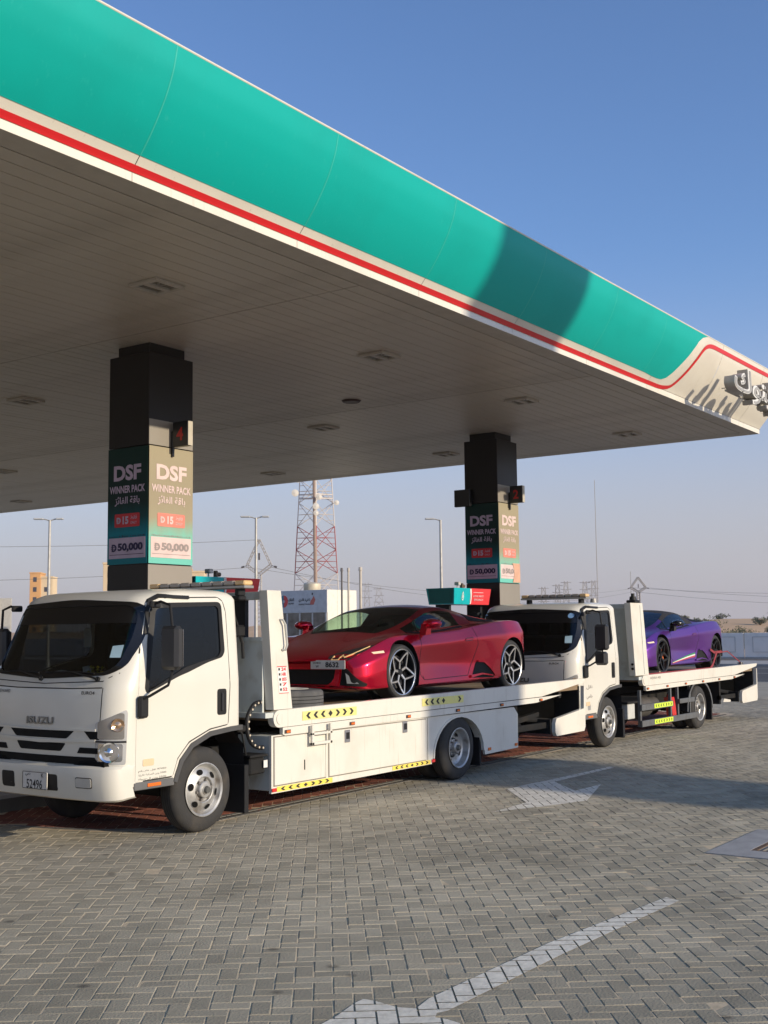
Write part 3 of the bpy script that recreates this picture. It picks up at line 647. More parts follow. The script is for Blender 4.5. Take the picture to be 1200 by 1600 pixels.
def number_sign(x, y, n, label, front=True):
    t = em('pump_number_sign', (x, y, 4.33)); tag(t, label, 'number sign', 'pump number signs on the columns')
    g = MB(); g.box(-.04, .04, -.30, -.035, -.16, .16, .006); ob('case', g, DG, t)
    g = MB(); g.box(-.035, .045, -.307, -.301, -.155, .155); ob('sunlit_edge', g, mat('sunlit_edge_tone', (.55, .5, .4), .4, .3), t)  # pale strip paints the sunlight on the near side of the case
    g = MB(); g.box(-.03, .03, -.034, .0, -.05, .05, .004); g.box(-.035, .0, -.033, -.003, -.28, -.05, .004); ob('bracket', g, DG, t)
    text_ob('digit', n, LED, t, (-.04, -.165, 0), (0, -1, 0), (0, 0, 1), height=.17, weight=.03, off=.004)
number_sign(10.78, 10.88, '4', 'black pump number box showing a dim red 4 on the nearer column')
number_sign(19.56, 10.88, '2', 'black pump number box showing a dim red 2 on the farther column')
t = em('pump_number_sign', (19.13, 11.6, 4.28)); tag(t, 'black pump number box seen edge on at the left side of the farther column', 'number sign', 'pump number signs on the columns')
g = MB(); g.box(-.10, -.02, -.17, .17, -.16, .16, .006); ob('case', g, DG, t); g = MB(); g.box(-.02, -.004, -.03, .03, -.05, .05); ob('bracket', g, DG, t)

# illuminated station lettering on the fascia (unlit in daylight)
LW = mat('letter_return', (.42, .40, .36), .4, .2); LFc = mat('letter_face', (.70, .69, .66), .35)
t = em('fascia_lettering', (0, 0, 0)); tag(t, 'grey three dimensional Arabic letters standing off the cream canopy fascia at the corner', 'sign')
v, f = text2d(arab('إينوك'), height=.60, width=2.35, weight=.02)
for nm, dep, off_, m, w0 in (('letter_body', .17, 0, LW, .025), ('letter_face', .008, .171, LFc, .022), ('letter_inlay', .006, .18, mat('letter_inlay', (.33, .32, .30), .4), -.004)):
    vv, ff = text2d(arab('إينوك'), height=.60*(.94 if nm == 'letter_inlay' else 1), width=2.35*(.985 if nm == 'letter_inlay' else 1), weight=w0)
    me = bpy.data.meshes.new(nm); me.from_pydata([(20.02+p[0], 6.45-off_, 5.80+p[1]) for p in vv], [], ff)
    bm = bmesh.new(); bm.from_mesh(me); r = bmesh.ops.extrude_face_region(bm, geom=bm.faces[:])
    for q in r['geom']:
        if isinstance(q, bmesh.types.BMVert): q.co.y -= dep
    bmesh.ops.recalc_face_normals(bm, faces=bm.faces[:]); bm.to_mesh(me); bm.free(); ob(nm, me, m, t)
g = MB()
for x in (19.5, 20.6): g.box(x, x+.015, 6.44, 6.72, 5.82, 5.835)
g.box(18.95, 21.1, 6.45, 6.48, 5.66, 5.69); ob('letter_bracket', g, LW, t)
# station totem sign: stands outside the picture on the near side, outline shaped for the shade it casts on the forecourt
TO = em('totem_sign', (12.7, -20, 0)); tag(TO, 'tall station totem sign standing across the forecourt', 'sign')
g = MB(); g.prism([(13.75, 0), (15.45, 0), (15.45, 7.0), (13.75, 7.0)], -20.2, -19.8); ob('pylon', g, TEAL, TO).location = (-12.45, 20, 0)
g = MB(); g.prism([(13.6, 7.02), (15.6, 7.02), (16.1, 7.5), (17.1, 7.95), (17.1, 8.4), (14.3, 8.4), (14.1, 7.7)], -20.25, -19.75); ob('projecting_panel', g, CREAM, TO).location = (-12.45, 20, 0)
g = MB(); g.prism([(13.65, 8.42), (15.95, 8.42), (15.95, 16), (13.65, 16)], -20.25, -19.75); ob('logo_panel', g, TEAL, TO).location = (-12.35, 20, 0)

# ================================================================== TRUCKS
CW = 1.86; CR = 1.62       # cab width, rear wall
def xf(z):
    return float(np.interp(z, [.40, .7, 1.0, 1.34, 1.42, 1.5, 1.8, 2.05, 2.14], [.03, .0, .0, .02, .05, .09, .225, .335, .40]))
def cab_ring(z, inset=0, top=0):
    w = CW/2-float(np.interp(z, [.4, 1.35, 2.12], [0, .0, .06]))-inset; x0 = xf(min(z, 2.14))+inset+top; x1 = CR-inset-top*.35; r = float(np.interp(z, [.5, 1.3, 2.1], [.22, .24, .26])); pts = []
    bow = lambda y: .075*(y/w)**2
    for k in range(9):      # near front corner, centre y=CW/2
        a = PI+PI/2*k/8; pts.append((x0+bow(w-r)+r+r*math.cos(a)*1.0, -(w-r)+r*math.sin(a)))
    n = 10
    side = [(x0+bow(w-r)+r+(x1-.07-(x0+bow(w-r)+r))*k/n, -w) for k in range(1, n)]
    rear = [(x1-.07+.07*math.sin(PI/2*k/3), -w+.07-.07*math.cos(PI/2*k/3)) for k in range(4)]
    rearw = [(x1, -w+.07+(2*w-.14)*k/6) for k in range(1, 6)]
    half = pts+side+rear
    front = [(x0+bow(y), y) for y in np.linspace((w-r), -(w-r), 11)[1:-1]]
    far = [(x, -y) for x, y in half[::-1]]
    return [(x, y+CW/2, z) for x, y in half+rearw+far+front]
def cab_solid(inset=0, zlo=.50, lid=0):
    zs = [zlo, .6, .75, .9, 1.05, 1.2, 1.3, 1.36, 1.42, 1.5, 1.6, 1.7, 1.8, 1.9, 2.0, 2.07, 2.12]
    zs = [z for z in zs if z >= zlo]; rings = [cab_ring(z, inset) for z in zs]
    for z, i_, t_ in ((2.155, .012, .03), (2.185, .035, .09), (2.205, .08, .17), (2.218, .16, .28), (2.226, .34, .45)):
        rings.append([(x, y, z-lid) for x, y, _ in cab_ring(z, inset+i_, t_)])
    g = MB(); n = len(rings[0])
    for r_ in rings: g.v += r_
    for i in range(len(rings)-1): g.f += [(i*n+k, i*n+(k+1) % n, (i+1)*n+(k+1) % n, (i+1)*n+k) for k in range(n)]
    g.f.append(tuple(range(n))[::-1]); g.f.append(tuple(range((len(rings)-1)*n, len(rings)*n)))
    return g
# outlines on the near side (x, z) and on the front (y, z)
ARCH = [(.71, .2), (.73, .53), (.79, .68), (.93, .81), (1.18, .90), (1.46, .925), (1.9, .93), (1.9, .2)]
SWIN = [(.53, 2.055), (1.36, 2.08), (1.37, 1.63), (1.33, 1.58), (1.12, 1.54), (.83, 1.46), (.41, 1.30), (.385, 1.34), (.45, 1.73)]
WSCR = [(.09, 2.075), (.93, 2.11), (1.77, 2.075), (1.80, 1.75), (1.77, 1.52), (1.66, 1.455), (.93, 1.425), (.20, 1.455), (.09, 1.52), (.06, 1.75)]
SIDE_N = frame((0, -1, 0), (1, 0, 0), (0, 0, 1), (0, 1, 0)); SIDE_F = frame((0, CW+1, 0), (1, 0, 0), (0, 0, 1), (0, -1, 0)); FRONT = frame((-1, 0, 0), (0, 1, 0), (0, 0, 1), (1, 0, 0))
def boolean(o, g, op='DIFFERENCE'):
    c = ob('cutter', g, INK, o.parent, smooth=35); c_me = c.data; md = o.modifiers.new('b', 'BOOLEAN'); md.operation = op; md.object = c; md.solver = 'EXACT'
    me = evald(o); o.modifiers.clear(); old = o.data; o.data = me; bpy.data.meshes.remove(old); bpy.data.objects.remove(c); bpy.data.meshes.remove(c_me)
def fix_sharp(me, a=35): me.shade_smooth(); me.set_sharp_from_angle(angle=R(a))
def tri_prism_front(poly, x0, x1):
    g = MB(); g.prism(poly, x0, x1, 'yz'); return g
def build_wheel(name, parent, loc, rear=False, flip=1):
    """outer face towards -y (flip=1)"""
    t = em(name, loc, 0, parent); f = flip
    g = MB(); W = .21; Rr = .383
    pr = [(.236, .0+.012), (.262, .004), (.30, -.004+.006), (.345, .010), (.368, .026), (.379, .045), (.383, .06), (.383, W-.06), (.379, W-.045), (.368, W-.026), (.345, W-.01), (.262, W-.004), (.236, W-.012)]
    g.lathe([(r, h*f) for r, h in pr], n=48); tg = g
    for k in range(4):
        r_ = .3845; h = .052+k*(W-.104)/3
    ob('tyre', tg, RUB, t)
    g = MB()
    for h in (.062, .088, .116, .142): g.lathe([(.3832, (h-.0035)*f), (.3838, h*f), (.3832, (h+.0035)*f)], n=48)
    ob('tread_groove', g, mat('tread_dark', (.008, .008, .008), .9), t)
    g = MB()
    if not rear:
        pr = [(.238, .006), (.243, -.004), (.235, -.006), (.222, .004), (.214, .030), (.205, .040), (.178, .022), (.150, .006), (.118, .0), (.112, .004), (.108, .024), (.078, .024), (.074, -.012), (.068, -.018), (.045, -.020), (.042, -.028), (.002, -.030)]
    else:
        pr = [(.238, .006), (.243, -.004), (.235, -.006), (.222, .004), (.216, .045), (.205, .075), (.188, .088), (.165, .094), (.12, .10), (.105, .10), (.102, .075), (.072, .072), (.07, .03), (.062, .022), (.002, .020)]
    g.lathe([(r, h*f) for r, h in pr], n=48); rim = ob('rim', g, STEEL, t, smooth=28)
    g = MB(); hr, hh = (.165, .010) if not rear else (.165, .088)
    nh = 6 if not rear else 4
    for k in range(nh):
        a = 2*PI*(k+.5)/nh+.3; c = Vector((hr*math.cos(a), 0, hr*math.sin(a))); u = Vector((math.cos(a), 0, math.sin(a))); v = Vector((-math.sin(a), 0, math.cos(a)))
        g.add([c+u*.024*math.cos(b)+v*.035*math.sin(b)+Vector((0, (hh-.0035)*f + (-.012 if not rear else .006)*math.cos(b)*(-1 if not rear else 1)*f*(.0 if False else 1), 0)) for b in np.linspace(0, 2*PI, 15)[:-1]], [tuple(range(14))])
    ob('hand_hole', g, INK, rim, smooth=0)
    for k in range(6):
        a = 2*PI*k/6+.2; rr = .091; y0 = .024 if not rear else .073
        g = MB(); p = (rr*math.cos(a), y0*f, rr*math.sin(a)); q = (rr*math.cos(a), (y0-.028)*f, rr*math.sin(a)); g.cyl(p, q, .0135, .012, 6); ob('wheel_nut', g, mat('nut_steel', (.28, .26, .24), .45, .8), rim)
    g = MB(); c0, c1 = (-.031, -.055) if not rear else (.02, -.01)
    g.cyl((0, c0*f, 0), (0, c1*f, 0), .036, .028, 20); ob('hub_cap', g, mat('hub_dark', (.16, .16, .15), .4, .6), rim)
    g = MB(); g.cyl((0, .1*f, 0), (0, .19*f, 0), .23, .23, 24); ob('brake_drum', g, CHAS, t); return t

def build_cab(root, detail=True):
    o = ob('cab_shell', cab_solid(), WHITE, root); surf = Surf(o.data)
    inner = cab_solid(.05, .95, .05); boolean(o, inner)
    g = MB(); g.prism(ARCH, -.5, CW+.5); boolean(o, g)
    inset = lambda P, k: [(Vector(p)+(Vector((sum(q[0] for q in P)/len(P), sum(q[1] for q in P)/len(P)))-Vector(p)).normalized()*k)[:] for p in P]
    g = MB(); g.prism(inset(rnd_poly(SWIN, .06), .02), -.5, CW+.5); boolean(o, g)
    g = MB(); g.prism(inset(rnd_poly(WSCR, .16), .03), -.5, .75, 'yz'); boolean(o, g)
    # floor hole of the shell below the inner cavity stays solid; dark lining inside
    me = o.data; me.materials.clear(); me.materials.append(WHITE); me.materials.append(INK)
    for p in me.polygons:
        c = p.center
        r_ = cab_ring(max(.5, min(2.12, c.z))); yy = abs(c.y-CW/2); ww = CW/2-float(np.interp(c.z, [.4, 1.35, 2.12], [0, 0, .06]))
        outside = True; h = surf.b.find_nearest(c); p.material_index = 0 if h[3] < .025 else 1
    fix_sharp(me, 38)
    lay = lambda nm, poly, fr, m, par=root, off=.003, res=.06, thick=None: ob(nm, surf.lay(MB(), poly, fr, off, res, thick), m, par, smooth=40)
    # glazing
    lay('windscreen', rnd_poly(WSCR, .16), FRONT, GLC, off=-.004, thick=.004)
    ws = inset(rnd_poly(WSCR, .16), -.0); ring_o = inset(rnd_poly(WSCR, .17), -.012); ring_i = inset(rnd_poly(WSCR, .15), .05)
    def ring(nm, O, I, fr, m, par=root, off=.007, res=.025): # closed band between two outlines with the same number of points
        g = MB(); n = len(O)
        for k in range(n):
            q = [O[k], O[(k+1) % n], I[(k+1) % n], I[k]]
            if (Vector(q[0])-Vector(q[1])).length < 1e-5: continue
            m_ = max(1, int((Vector(q[0])-Vector(q[1])).length/res))
            for a in range(m_):
                A = [Vector(q[0]).lerp(Vector(q[1]), a/m_), Vector(q[0]).lerp(Vector(q[1]), (a+1)/m_), Vector(q[3]).lerp(Vector(q[2]), (a+1)/m_), Vector(q[3]).lerp(Vector(q[2]), a/m_)]
                T = [surf.hit(p.x, p.y, fr, off)[0] for p in A]; B_ = [surf.hit(p.x, p.y, fr, -.003)[0] for p in A]; g.add(T+B_, [(0, 1, 2, 3), (0, 4, 5, 1), (2, 6, 7, 3)])
        return ob(nm, g, m, par, smooth=40)
    ring('windscreen_frit', ring_o, ring_i, FRONT, mat('glass_frit', (.010, .010, .011), .12))
    band = [(-.2, 1.93), (2.1, 1.93), (2.1, 2.3), (-.2, 2.3)]
    sb = clip(rnd_poly(WSCR, .16), -.2, 2.1, 1.90, 2.3); lay('sun_strip', sb, FRONT, mat('sun_strip_film', (.008, .008, .009), .15), off=.0005, thick=.002)
    for fr, far in ((SIDE_N, 0), (SIDE_F, 1)):
        dpoly = [(.262, .545), (.27, 1.09), (.315, 1.53), (.41, 1.86), (.475, 2.06), (.52, 2.115), (1.34, 2.135), (1.40, 2.10), (1.435, 2.0), (1.445, 1.3), (1.42, .955), (1.18, .93), (.91, .835), (.765, .70), (.705, .55)]
        W = rnd_poly(SWIN, .06); n = len(dpoly)
        gd_ = MB()
        for q in ([(.262, .545), (.27, 1.09), (.298, 1.345), (.385, 1.335), (.41, 1.30), (.83, 1.46), (1.12, 1.54), (1.33, 1.58), (1.37, 1.63), (1.443, 1.63), (1.445, 1.3), (1.42, .955), (1.18, .93), (.91, .835), (.765, .70), (.705, .55)],
                  [(.298, 1.345), (.315, 1.53), (.41, 1.86), (.475, 2.06), (.53, 2.055), (.45, 1.73), (.385, 1.335)],
                  [(.475, 2.06), (.52, 2.115), (1.34, 2.135), (1.40, 2.10), (1.36, 2.075), (.53, 2.055)],
                  [(1.40, 2.10), (1.435, 2.0), (1.443, 1.63), (1.37, 1.63), (1.36, 2.075)]): surf.lay(gd_, q, fr, .0035, .08)
        door = ob('door', gd_, WHITE, root, smooth=40)
        seam = rnd_poly([(Vector(p)+(Vector(p)-Vector((.85, 1.4))).normalized()*.007)[:] for p in dpoly], .03)
        lay('door_gap', strip(seam+[seam[0]], .012), fr, SEAM, door, off=.0012, res=.1, thick=.002)
        lay('side_window', W, fr, GLK if not far else GLK, door, off=-.002, thick=.004)
        ring('window_rubber', inset(W, -.026), inset(W, .028), fr, BLK, door, off=.008)
        h0 = [(1.275, 1.285), (1.40, 1.285), (1.40, 1.045), (1.275, 1.045)]
        hd = lay('door_handle', rnd_poly(h0, .03), fr, BLK, door, off=.006); g = MB(); y = -.012 if not far else CW+.012; g.box(1.325, 1.35, y-.012, y+.012, 1.08, 1.25, .008); ob('grip', g, TRIM, hd)
        lay('side_lamp', rnd_poly([(.345, .665), (.475, .665), (.475, .725), (.345, .725)], .015), fr, mat('clear_amber_lamp', (.75, .55, .35), .2, coat=.5), off=.008)
        lay('drip_rail', strip([(.42, 1.80), (.47, 2.01), (.52, 2.10), (.60, 2.135), (.95, 2.13)], .026), fr, BLK, off=.02, res=.05) if not far else None
        lay('side_step', [(.27, .49), (.71, .49), (.71, .535), (.27, .535)], fr, mat('step_grey', (.12, .12, .12), .5), off=.002)
        g = MB(); y0 = -.004 if not far else CW-.03; g.box(.25, .73, y0, y0+.034, .465, .53, .006); ob('sill_rail', g, mat('step_grey', (.12, .12, .12), .5), root)
        g = MB(); g.box(.40, .56, y0-.008 if not far else y0+.036, y0-.001 if not far else y0+.043, .485, .515, .003); ob('marker_lamp', g, ORANGE, root)
        # wheel arch flare
        g = MB(); ap = [(.715, .5), (.735, .56), (.80, .69), (.935, .815), (1.18, .905), (1.46, .93), (1.62, .935)]; ys = -.012 if not far else CW+.012
        for i in range(len(ap)-1):
            a, b = Vector(ap[i]), Vector(ap[i+1]); n_ = Vector((-(b-a).y, (b-a).x)).normalized()*.045
            s_ = -1 if (Vector((1.15, .3))-a).dot(n_) > 0 else 1; n_ = n_*-s_
            q = [a, b, b+n_, a+n_]; y2 = ys+(.10 if not far else -.10)
            g.add([(p.x, ys, p.y) for p in q]+[(p.x, y2, p.y) for p in q], [(0, 1, 2, 3), (4, 5, 6, 7), (0, 4, 5, 1), (2, 6, 7, 3), (0, 3, 7, 4), (1, 2, 6, 5)])
        ob('wheel_arch', g, mat('arch_grey', (.06, .06, .062), .55), root, smooth=60)
    # inner wheel wells and mud flap
    for y0, y1 in ((.02, .34), (CW-.34, CW-.02)):
        g = MB(); ap = [(.70, .45), (.78, .70), (.93, .83), (1.18, .90), (1.5, .90), (1.66, .75), (1.70, .2)]
        for i in range(len(ap)-1): a, b = ap[i], ap[i+1]; g.add([(a[0], y0, a[1]), (b[0], y0, b[1]), (b[0], y1, b[1]), (a[0], y1, a[1])], [(0, 1, 2, 3)])
        ob('mudguard', g, BLK, root, smooth=60)
    # front panel seams, grille
    lay('bonnet_gap', strip([(1.66, 1.345), (1.30, 1.335), (.56, 1.335), (.21, 1.345)], .010), FRONT, SEAM, off=.001, thick=.001)
    for s in (.20, CW-.20): lay('bonnet_gap', strip([(s, 1.345), (s+(.01 if s < 1 else -.01), .99)], .009), FRONT, SEAM, off=.001, thick=.001)
    lay('cowl_line', strip([(.10, 1.47), (.22, 1.40), (.93, 1.375), (1.64, 1.40), (1.76, 1.47)], .008), FRONT, SEAM, off=.001, thick=.001)
    GR = mat('grille_dark', (.012, .012, .012), .6, spec=.1)
    g1 = [(.50, .975), (1.36, .975), (1.27, .905), (.59, .905)]; g2 = [(.60, .865), (1.26, .865), (1.20, .795), (.66, .795)]
    for q in (g1, g2): lay('grille_slot', rnd_poly(q, .02), FRONT, GR, off=.004)
    for q in ([(.385, .975), (.21, .975), (.21, .905), (.31, .905)], [(.43, .835), (.22, .835), (.22, .785), (.46, .785)]):
        for mir in (0, 1): lay('grille_slot', [(CW-a if mir else a, b) for a, b in q], FRONT, GR, off=.004)
    lay('grille_slot', rnd_poly([(.26, .755), (1.60, .755), (1.66, .69), (.20, .69)], .01), FRONT, GR, off=.004)
    # raised winged bars that frame the slots
    for z0, z1, w0 in ((.895, .862, 0), (.985, .972, 0)): lay('grille_bar', [(.25, z0+.012), (.93, z0-.004), (1.61, z0+.012), (1.61, z0-.01), (.93, z1), (.25, z0-.01)], FRONT, WHITE, off=.012)
    g = MB()
    for k in range(14): x = .64+k*.045; g.box(-.012, -.006, x, x+.012, .80, .86)
    # headlights wrap the corners: outline across the diagonal
    az = R(48); ev = Vector((math.sin(az), -math.cos(az), 0)); nv = Vector((math.cos(az), math.sin(az), 0))
    LAMP = [(-.143, 1.046), (.118, 1.158), (.130, 1.13), (.113, .692), (-.139, .702)]
    for mir in (0, 1):
        if mir: evm = Vector((ev.x, -ev.y, 0)); nvm = Vector((nv.x, -nv.y, 0)); base_ = Vector((0, CW, 0))
        else: evm, nvm, base_ = ev, nv, Vector((0, 0, 0))
        fr = (base_-nvm*1.0, evm, Vector((0, 0, 1)), nvm)
        hl = lay('headlight', rnd_poly(LAMP, .025), fr, mat('lamp_housing', (.50, .50, .49), .25, .35, coat=.6), off=.003, res=.05)
        up_ = clip(LAMP, -.12, .105, .905, 1.12); lay('reflector', rnd_poly(clip(LAMP, -.12, .10, .91, 1.13), .02), fr, mat('reflector_smoke', (.30, .29, .27), .15, .6, coat=.6), hl, off=.006, res=.05)
        lay('reflector', rnd_poly([(-.115, .725), (.085, .722), (.088, .872), (-.115, .875)], .02), fr, CHROME, hl, off=.006, res=.03)
        lay('lamp_divider', [(-.14, .884), (.118, .880), (.118, .896), (-.14, .898)], fr, BLK, hl, off=.009, res=.05)
        c0 = surf.hit(-.02, .80, fr, .012)[0]; n0 = -nvm
        g = MB(); q = n0.to_track_quat('Z', 'Y').to_matrix().to_4x4()
        for rr, dz in ((.062, .0), (.045, .004), (.022, .009)): pass
        gg = MB(); gg.lathe([(.088, 0), (.084, .008), (.068, -.004), (.04, -.006), (.022, .006), (.001, .012)], axis='z', n=24); gg.xf(Matrix.Translation(c0) @ q); ob('bulb_reflector', gg, CHROME, hl, smooth=20)
        c0 = surf.hit(.045, 1.03, fr, .010)[0]; gg = MB(); gg.lathe([(.058, 0), (.053, .008), (.03, -.003), (.001, .006)], axis='z', n=20); gg.xf(Matrix.Translation(c0) @ q); ob('indicator_bulb', gg, mat('indicator_chrome_amber', (.62, .42, .26), .15, .8), hl, smooth=20)
    # bumper
    g = MB(); out = []
    zs = [(.385, .05), (.40, .015), (.50, -.012), (.60, -.018), (.665, -.01), (.685, .02)]
    Y = [(.205, .0), (.12, .004), (.06, .03), (.03, .07), (.01, .13), (0.0, .22)]
    ypath = [(.235+0, -.012), (.16, -.010), (.10, .0), (.05, .03), (.018, .07), (-.004, .13), (-.028, .30), (-.046, .60), (-.05, .93)]
    ypath = ypath+[(x, CW-y) for x, y in ypath[:-1]][::-1]; n = len(ypath)
    for z, dx in zs: g.v += [(x+dx+.01, min(max(y, -.012+abs(dx)*.6), CW+.012-abs(dx)*.6), z+(.022*min(1, max(0, (x-.0)/.2)) if z < .5 else 0)) for x, y in ypath]
    k = len(zs)
    g.v += [(x+.06, min(max(y, .05), CW-.05), .685) for x, y in ypath]+[(x+.06, min(max(y, .05), CW-.05), .40) for x, y in ypath]
    for i in range(k+1): g.f += [(i*n+j, i*n+j+1, (i+1)*n+j+1, (i+1)*n+j) for j in range(n-1)]
    bmp = ob('bumper', g, WHITE, root, smooth=30); bs = Surf(bmp.data)
    bl = lambda nm, poly, m, off=.003: ob(nm, bs.lay(MB(), poly, FRONT, off, .06), m, bmp, smooth=40)
    for cy in (.72, CW-.62+.06): bl('bumper_hole', rnd_poly([(cy-.09, .46), (cy+.09, .46), (cy+.09, .60), (cy-.09, .60)], .025), BLK)
    for cy in (.32, CW-.32): bl('fog_lamp_blank', rnd_poly([(cy-.10, .50), (cy+.09, .50), (cy+.09, .59), (cy-.10, .59)], .02), SEAM, .003); bl('fog_lamp_blank', rnd_poly([(cy-.093, .507), (cy+.083, .507), (cy+.083, .583), (cy-.093, .583)], .018), mat('blank_grey_white', (.5, .48, .43), .35), .008)
    g = MB(); g.box(.04, .5, .30, CW-.30, .66, .80); g.box(.02, .10, .12, CW-.12, .665, .72); ob('radiator', g, INK, root)
    # mirrors, wipers, roof visor line
    for s, yy in ((-1, -.0), (1, CW)):
        mi = em('mirror', (0, 0, 0), 0, root); m_ = lambda x, y, z: (x, yy+s*y, z)
        g = MB(); g.tube([m_(.44, .0, 2.06), m_(.45, .10, 2.085), m_(.45, .22, 2.05), m_(.455, .24, 1.86), m_(.455, .24, 1.46), m_(.43, .22, 1.36), m_(.33, .10, 1.27), m_(.30, .03, 1.24)], .0125, 8); ob('arm', g, BLK, mi)
        g = MB(); y0, y1 = sorted((yy+s*.135, yy+s*.345)); g.box(.40, .50, y0, y1, 1.49, 1.87, .03); ob('housing', g, TRIM, mi)
        g = MB(); g.box(.501, .505, y0+.02, y1-.02, 1.52, 1.84); ob('mirror_glass', g, CHROME, mi)
        g = MB(); y0, y1 = sorted((yy+s*.001, yy+s*.05)); g.box(.265, .38, y0, y1, 1.08, 1.27, .018); ob('mirror_foot', g, BLK, mi)
        g = MB(); y0, y1 = sorted((yy+s*.0, yy+s*.04)); g.box(.40, .52, y0, y1, 2.03, 2.09, .012); ob('mirror_foot', g, BLK, mi)
    for y0, y1 in ((.28, .95), (.98, 1.62)):
        a = surf.hit(y0, 1.415, FRONT, .02)[0]; b = surf.hit(y0+.36, 1.475, FRONT, .022)[0]; c_ = surf.hit(y0+.02, 1.52, FRONT, .015)[0]; d = surf.hit(y1, 1.475, FRONT, .012)[0]
        wp = em('wiper', (0, 0, 0), 0, root); g = MB(); g.cyl(a, a+Vector((.03, 0, -.01)), .022, .022, 12); g.tube([a, b], [.011, .006], 6); ob('arm', g, BLK, wp); g = MB(); g.tube([surf.hit(y0+.06+(y1-y0-.06)*t, 1.462+.012*math.sin(t*3), FRONT, .012)[0] for t in np.linspace(0, 1, 8)], .007, 5); ob('blade', g, BLK, wp)
    # lettering
    def put_text(sx, width, height, cy, cz, m, weight=.03, off=.006, par=root, fr=FRONT, mirror=True, sf=surf):
        v, f = text2d(sx, width, height, weight); g = MB(); g.add([sf.hit(cy-p[0] if mirror else cy+p[0], cz+p[1], fr, off)[0] for p in v], f); return ob('lettering', g, m, par, smooth=0)
    put_text('ISUZU', .36, .062, .94, 1.05, mat('badge_metal', (.25, .24, .22), .3, .8), off=.012)
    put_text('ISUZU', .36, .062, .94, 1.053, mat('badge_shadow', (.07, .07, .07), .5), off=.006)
    put_text('EURO4', .15, .028, .36, 1.30, mat('badge_dark', (.05, .05, .05), .4), weight=.02)
    put_text('REWARD', .20, .03, 1.50, 1.30, mat('badge_dark2', (.2, .2, .2), .4), weight=.02)
    # inside
    g = MB(); g.box(.30, .62, .10, CW-.10, 1.06, 1.36, .04); ob('dashboard', g, mat('dash_grey', (.05, .05, .05), .7), root)
    for cy in (.45, 1.0, 1.42):
        g = MB(); g.box(1.0, 1.42, cy-.22, cy+.22, 1.0, 1.14, .04); g.box(1.36, 1.50, cy-.22, cy+.22, 1.1, 1.72, .05); g.box(1.37, 1.47, cy-.12, cy+.12, 1.74, 1.93, .04); ob('seat', g, mat('seat_fabric', (.045, .045, .048), .9), root)
    g = MB(); c_ = Vector((.78, .45, 1.42)); tq = Matrix.Rotation(R(-55), 4, 'Y'); g.tube([c_+tq @ Vector((.2*math.cos(a), .2*math.sin(a), 0)) for a in np.linspace(0, 2*PI, 25)[:-1]], .014, 6, True); g.box(.74, .82, .41, .49, 1.36, 1.44, .02); g.cyl(c_, (.55, .45, 1.2), .02, .02, 8); ob('steering_wheel', g, BLK, root)
    g = MB(); g.box(.50, .52, .82, 1.04, 1.96, 2.02, .008); ob('rear_view_mirror', g, BLK, root)
    g = MB(); g.box(.50, .52, .2, .75, 2.0, 2.12, .01); g.box(.50, .52, 1.1, 1.66, 2.0, 2.12, .01); ob('sun_visor', g, mat('visor', (.2, .19, .17), .8), root)
    return surf, put_text
CUTM = {}
def chassis(root, rear_x, L):
    g = MB()
    for y in (.46, CW-.46): g.box(.3, L, y-.035, y+.035, .50, .70, .005)
    for x in np.arange(1.9, L, .7): g.box(x, x+.06, .5, CW-.5, .52, .66)
    ob('chassis_frame', g, CHAS, root)
    g = MB(); g.cyl((1.11, .2, .38), (1.11, CW-.2, .38), .05, .05, 12); g.box(1.0, 1.22, .45, CW-.45, .30, .46, .02); ob('front_axle', g, CHAS, root)
    g = MB(); g.cyl((rear_x, .2, .38), (rear_x, CW-.2, .38), .07, .07, 12); g.lathe([(.0, -.14), (.12, -.1), (.16, 0), (.12, .1), (0, .14)], (rear_x, CW/2, .38), 20, 'x'); g.cyl((1.6, CW/2, .5), (rear_x, CW/2, .42), .045, .045, 10)
    for y in (.5, CW-.5): g.tube([(rear_x-.65, y, .50), (rear_x-.3, y, .42), (rear_x, y, .38), (rear_x+.3, y, .42), (rear_x+.65, y, .50)], .03, 6)
    ob('rear_axle', g, CHAS, root)
    g = MB(); g.box(.35, 1.6, .45, CW-.45, .42, .95, .05); ob('engine', g, CHAS, root)
def rail_profile(x0, x1, t1):   # near side rail with rounded front end, tapering to the tail
    a = [(x0+.09+.09*math.cos(t)*1.0, .965+.085*math.sin(t)) for t in np.linspace(PI/2, 1.5*PI, 10)]
    return [(x1, 1.05)]+a+[(t1, .885), (x1, 1.03)]
def hazard(name, parent, x0, x1, z0, z1, y, m, worn=False, n=3, slope=0):
    g = MB(); g.prism([(x0, z0), (x1, z0+slope), (x1, z1+slope), (x0, z1)], y-.004, y); t = ob(name, g, m, parent, smooth=0)
    g = MB(); L = x1-x0; k = 2*n+1; u = L/(k+.6); h = (z1-z0)*.36
    for i in range(k):
        cx = x0+L*(i+.5+.3)/(k+.6); cz = (z0+z1)/2+slope*(cx-x0)/L
        if worn and i in (4, 5) : continue
        if i == n: P = [(cx-u*.3, cz), (cx, cz+h), (cx+u*.3, cz), (cx, cz-h)]
        else:
            s = -1 if i < n else 1; P = [(cx-s*u*.30, cz+h), (cx+s*u*.02, cz+h), (cx+s*u*.34, cz), (cx+s*u*.02, cz-h), (cx-s*u*.30, cz-h), (cx, cz)]
        g = MB(); g.add([(a, y-.0055, b) for a, b in P], [tuple(range(len(P)))]); ob('chevron', g, INKP, t, smooth=0)
    return t
DECK = mat('deck_plate', (.20, .14, .085), .7, .1, dirt=(.30, .24, .16), scale=2, bump=.4)
BED1 = 2.05
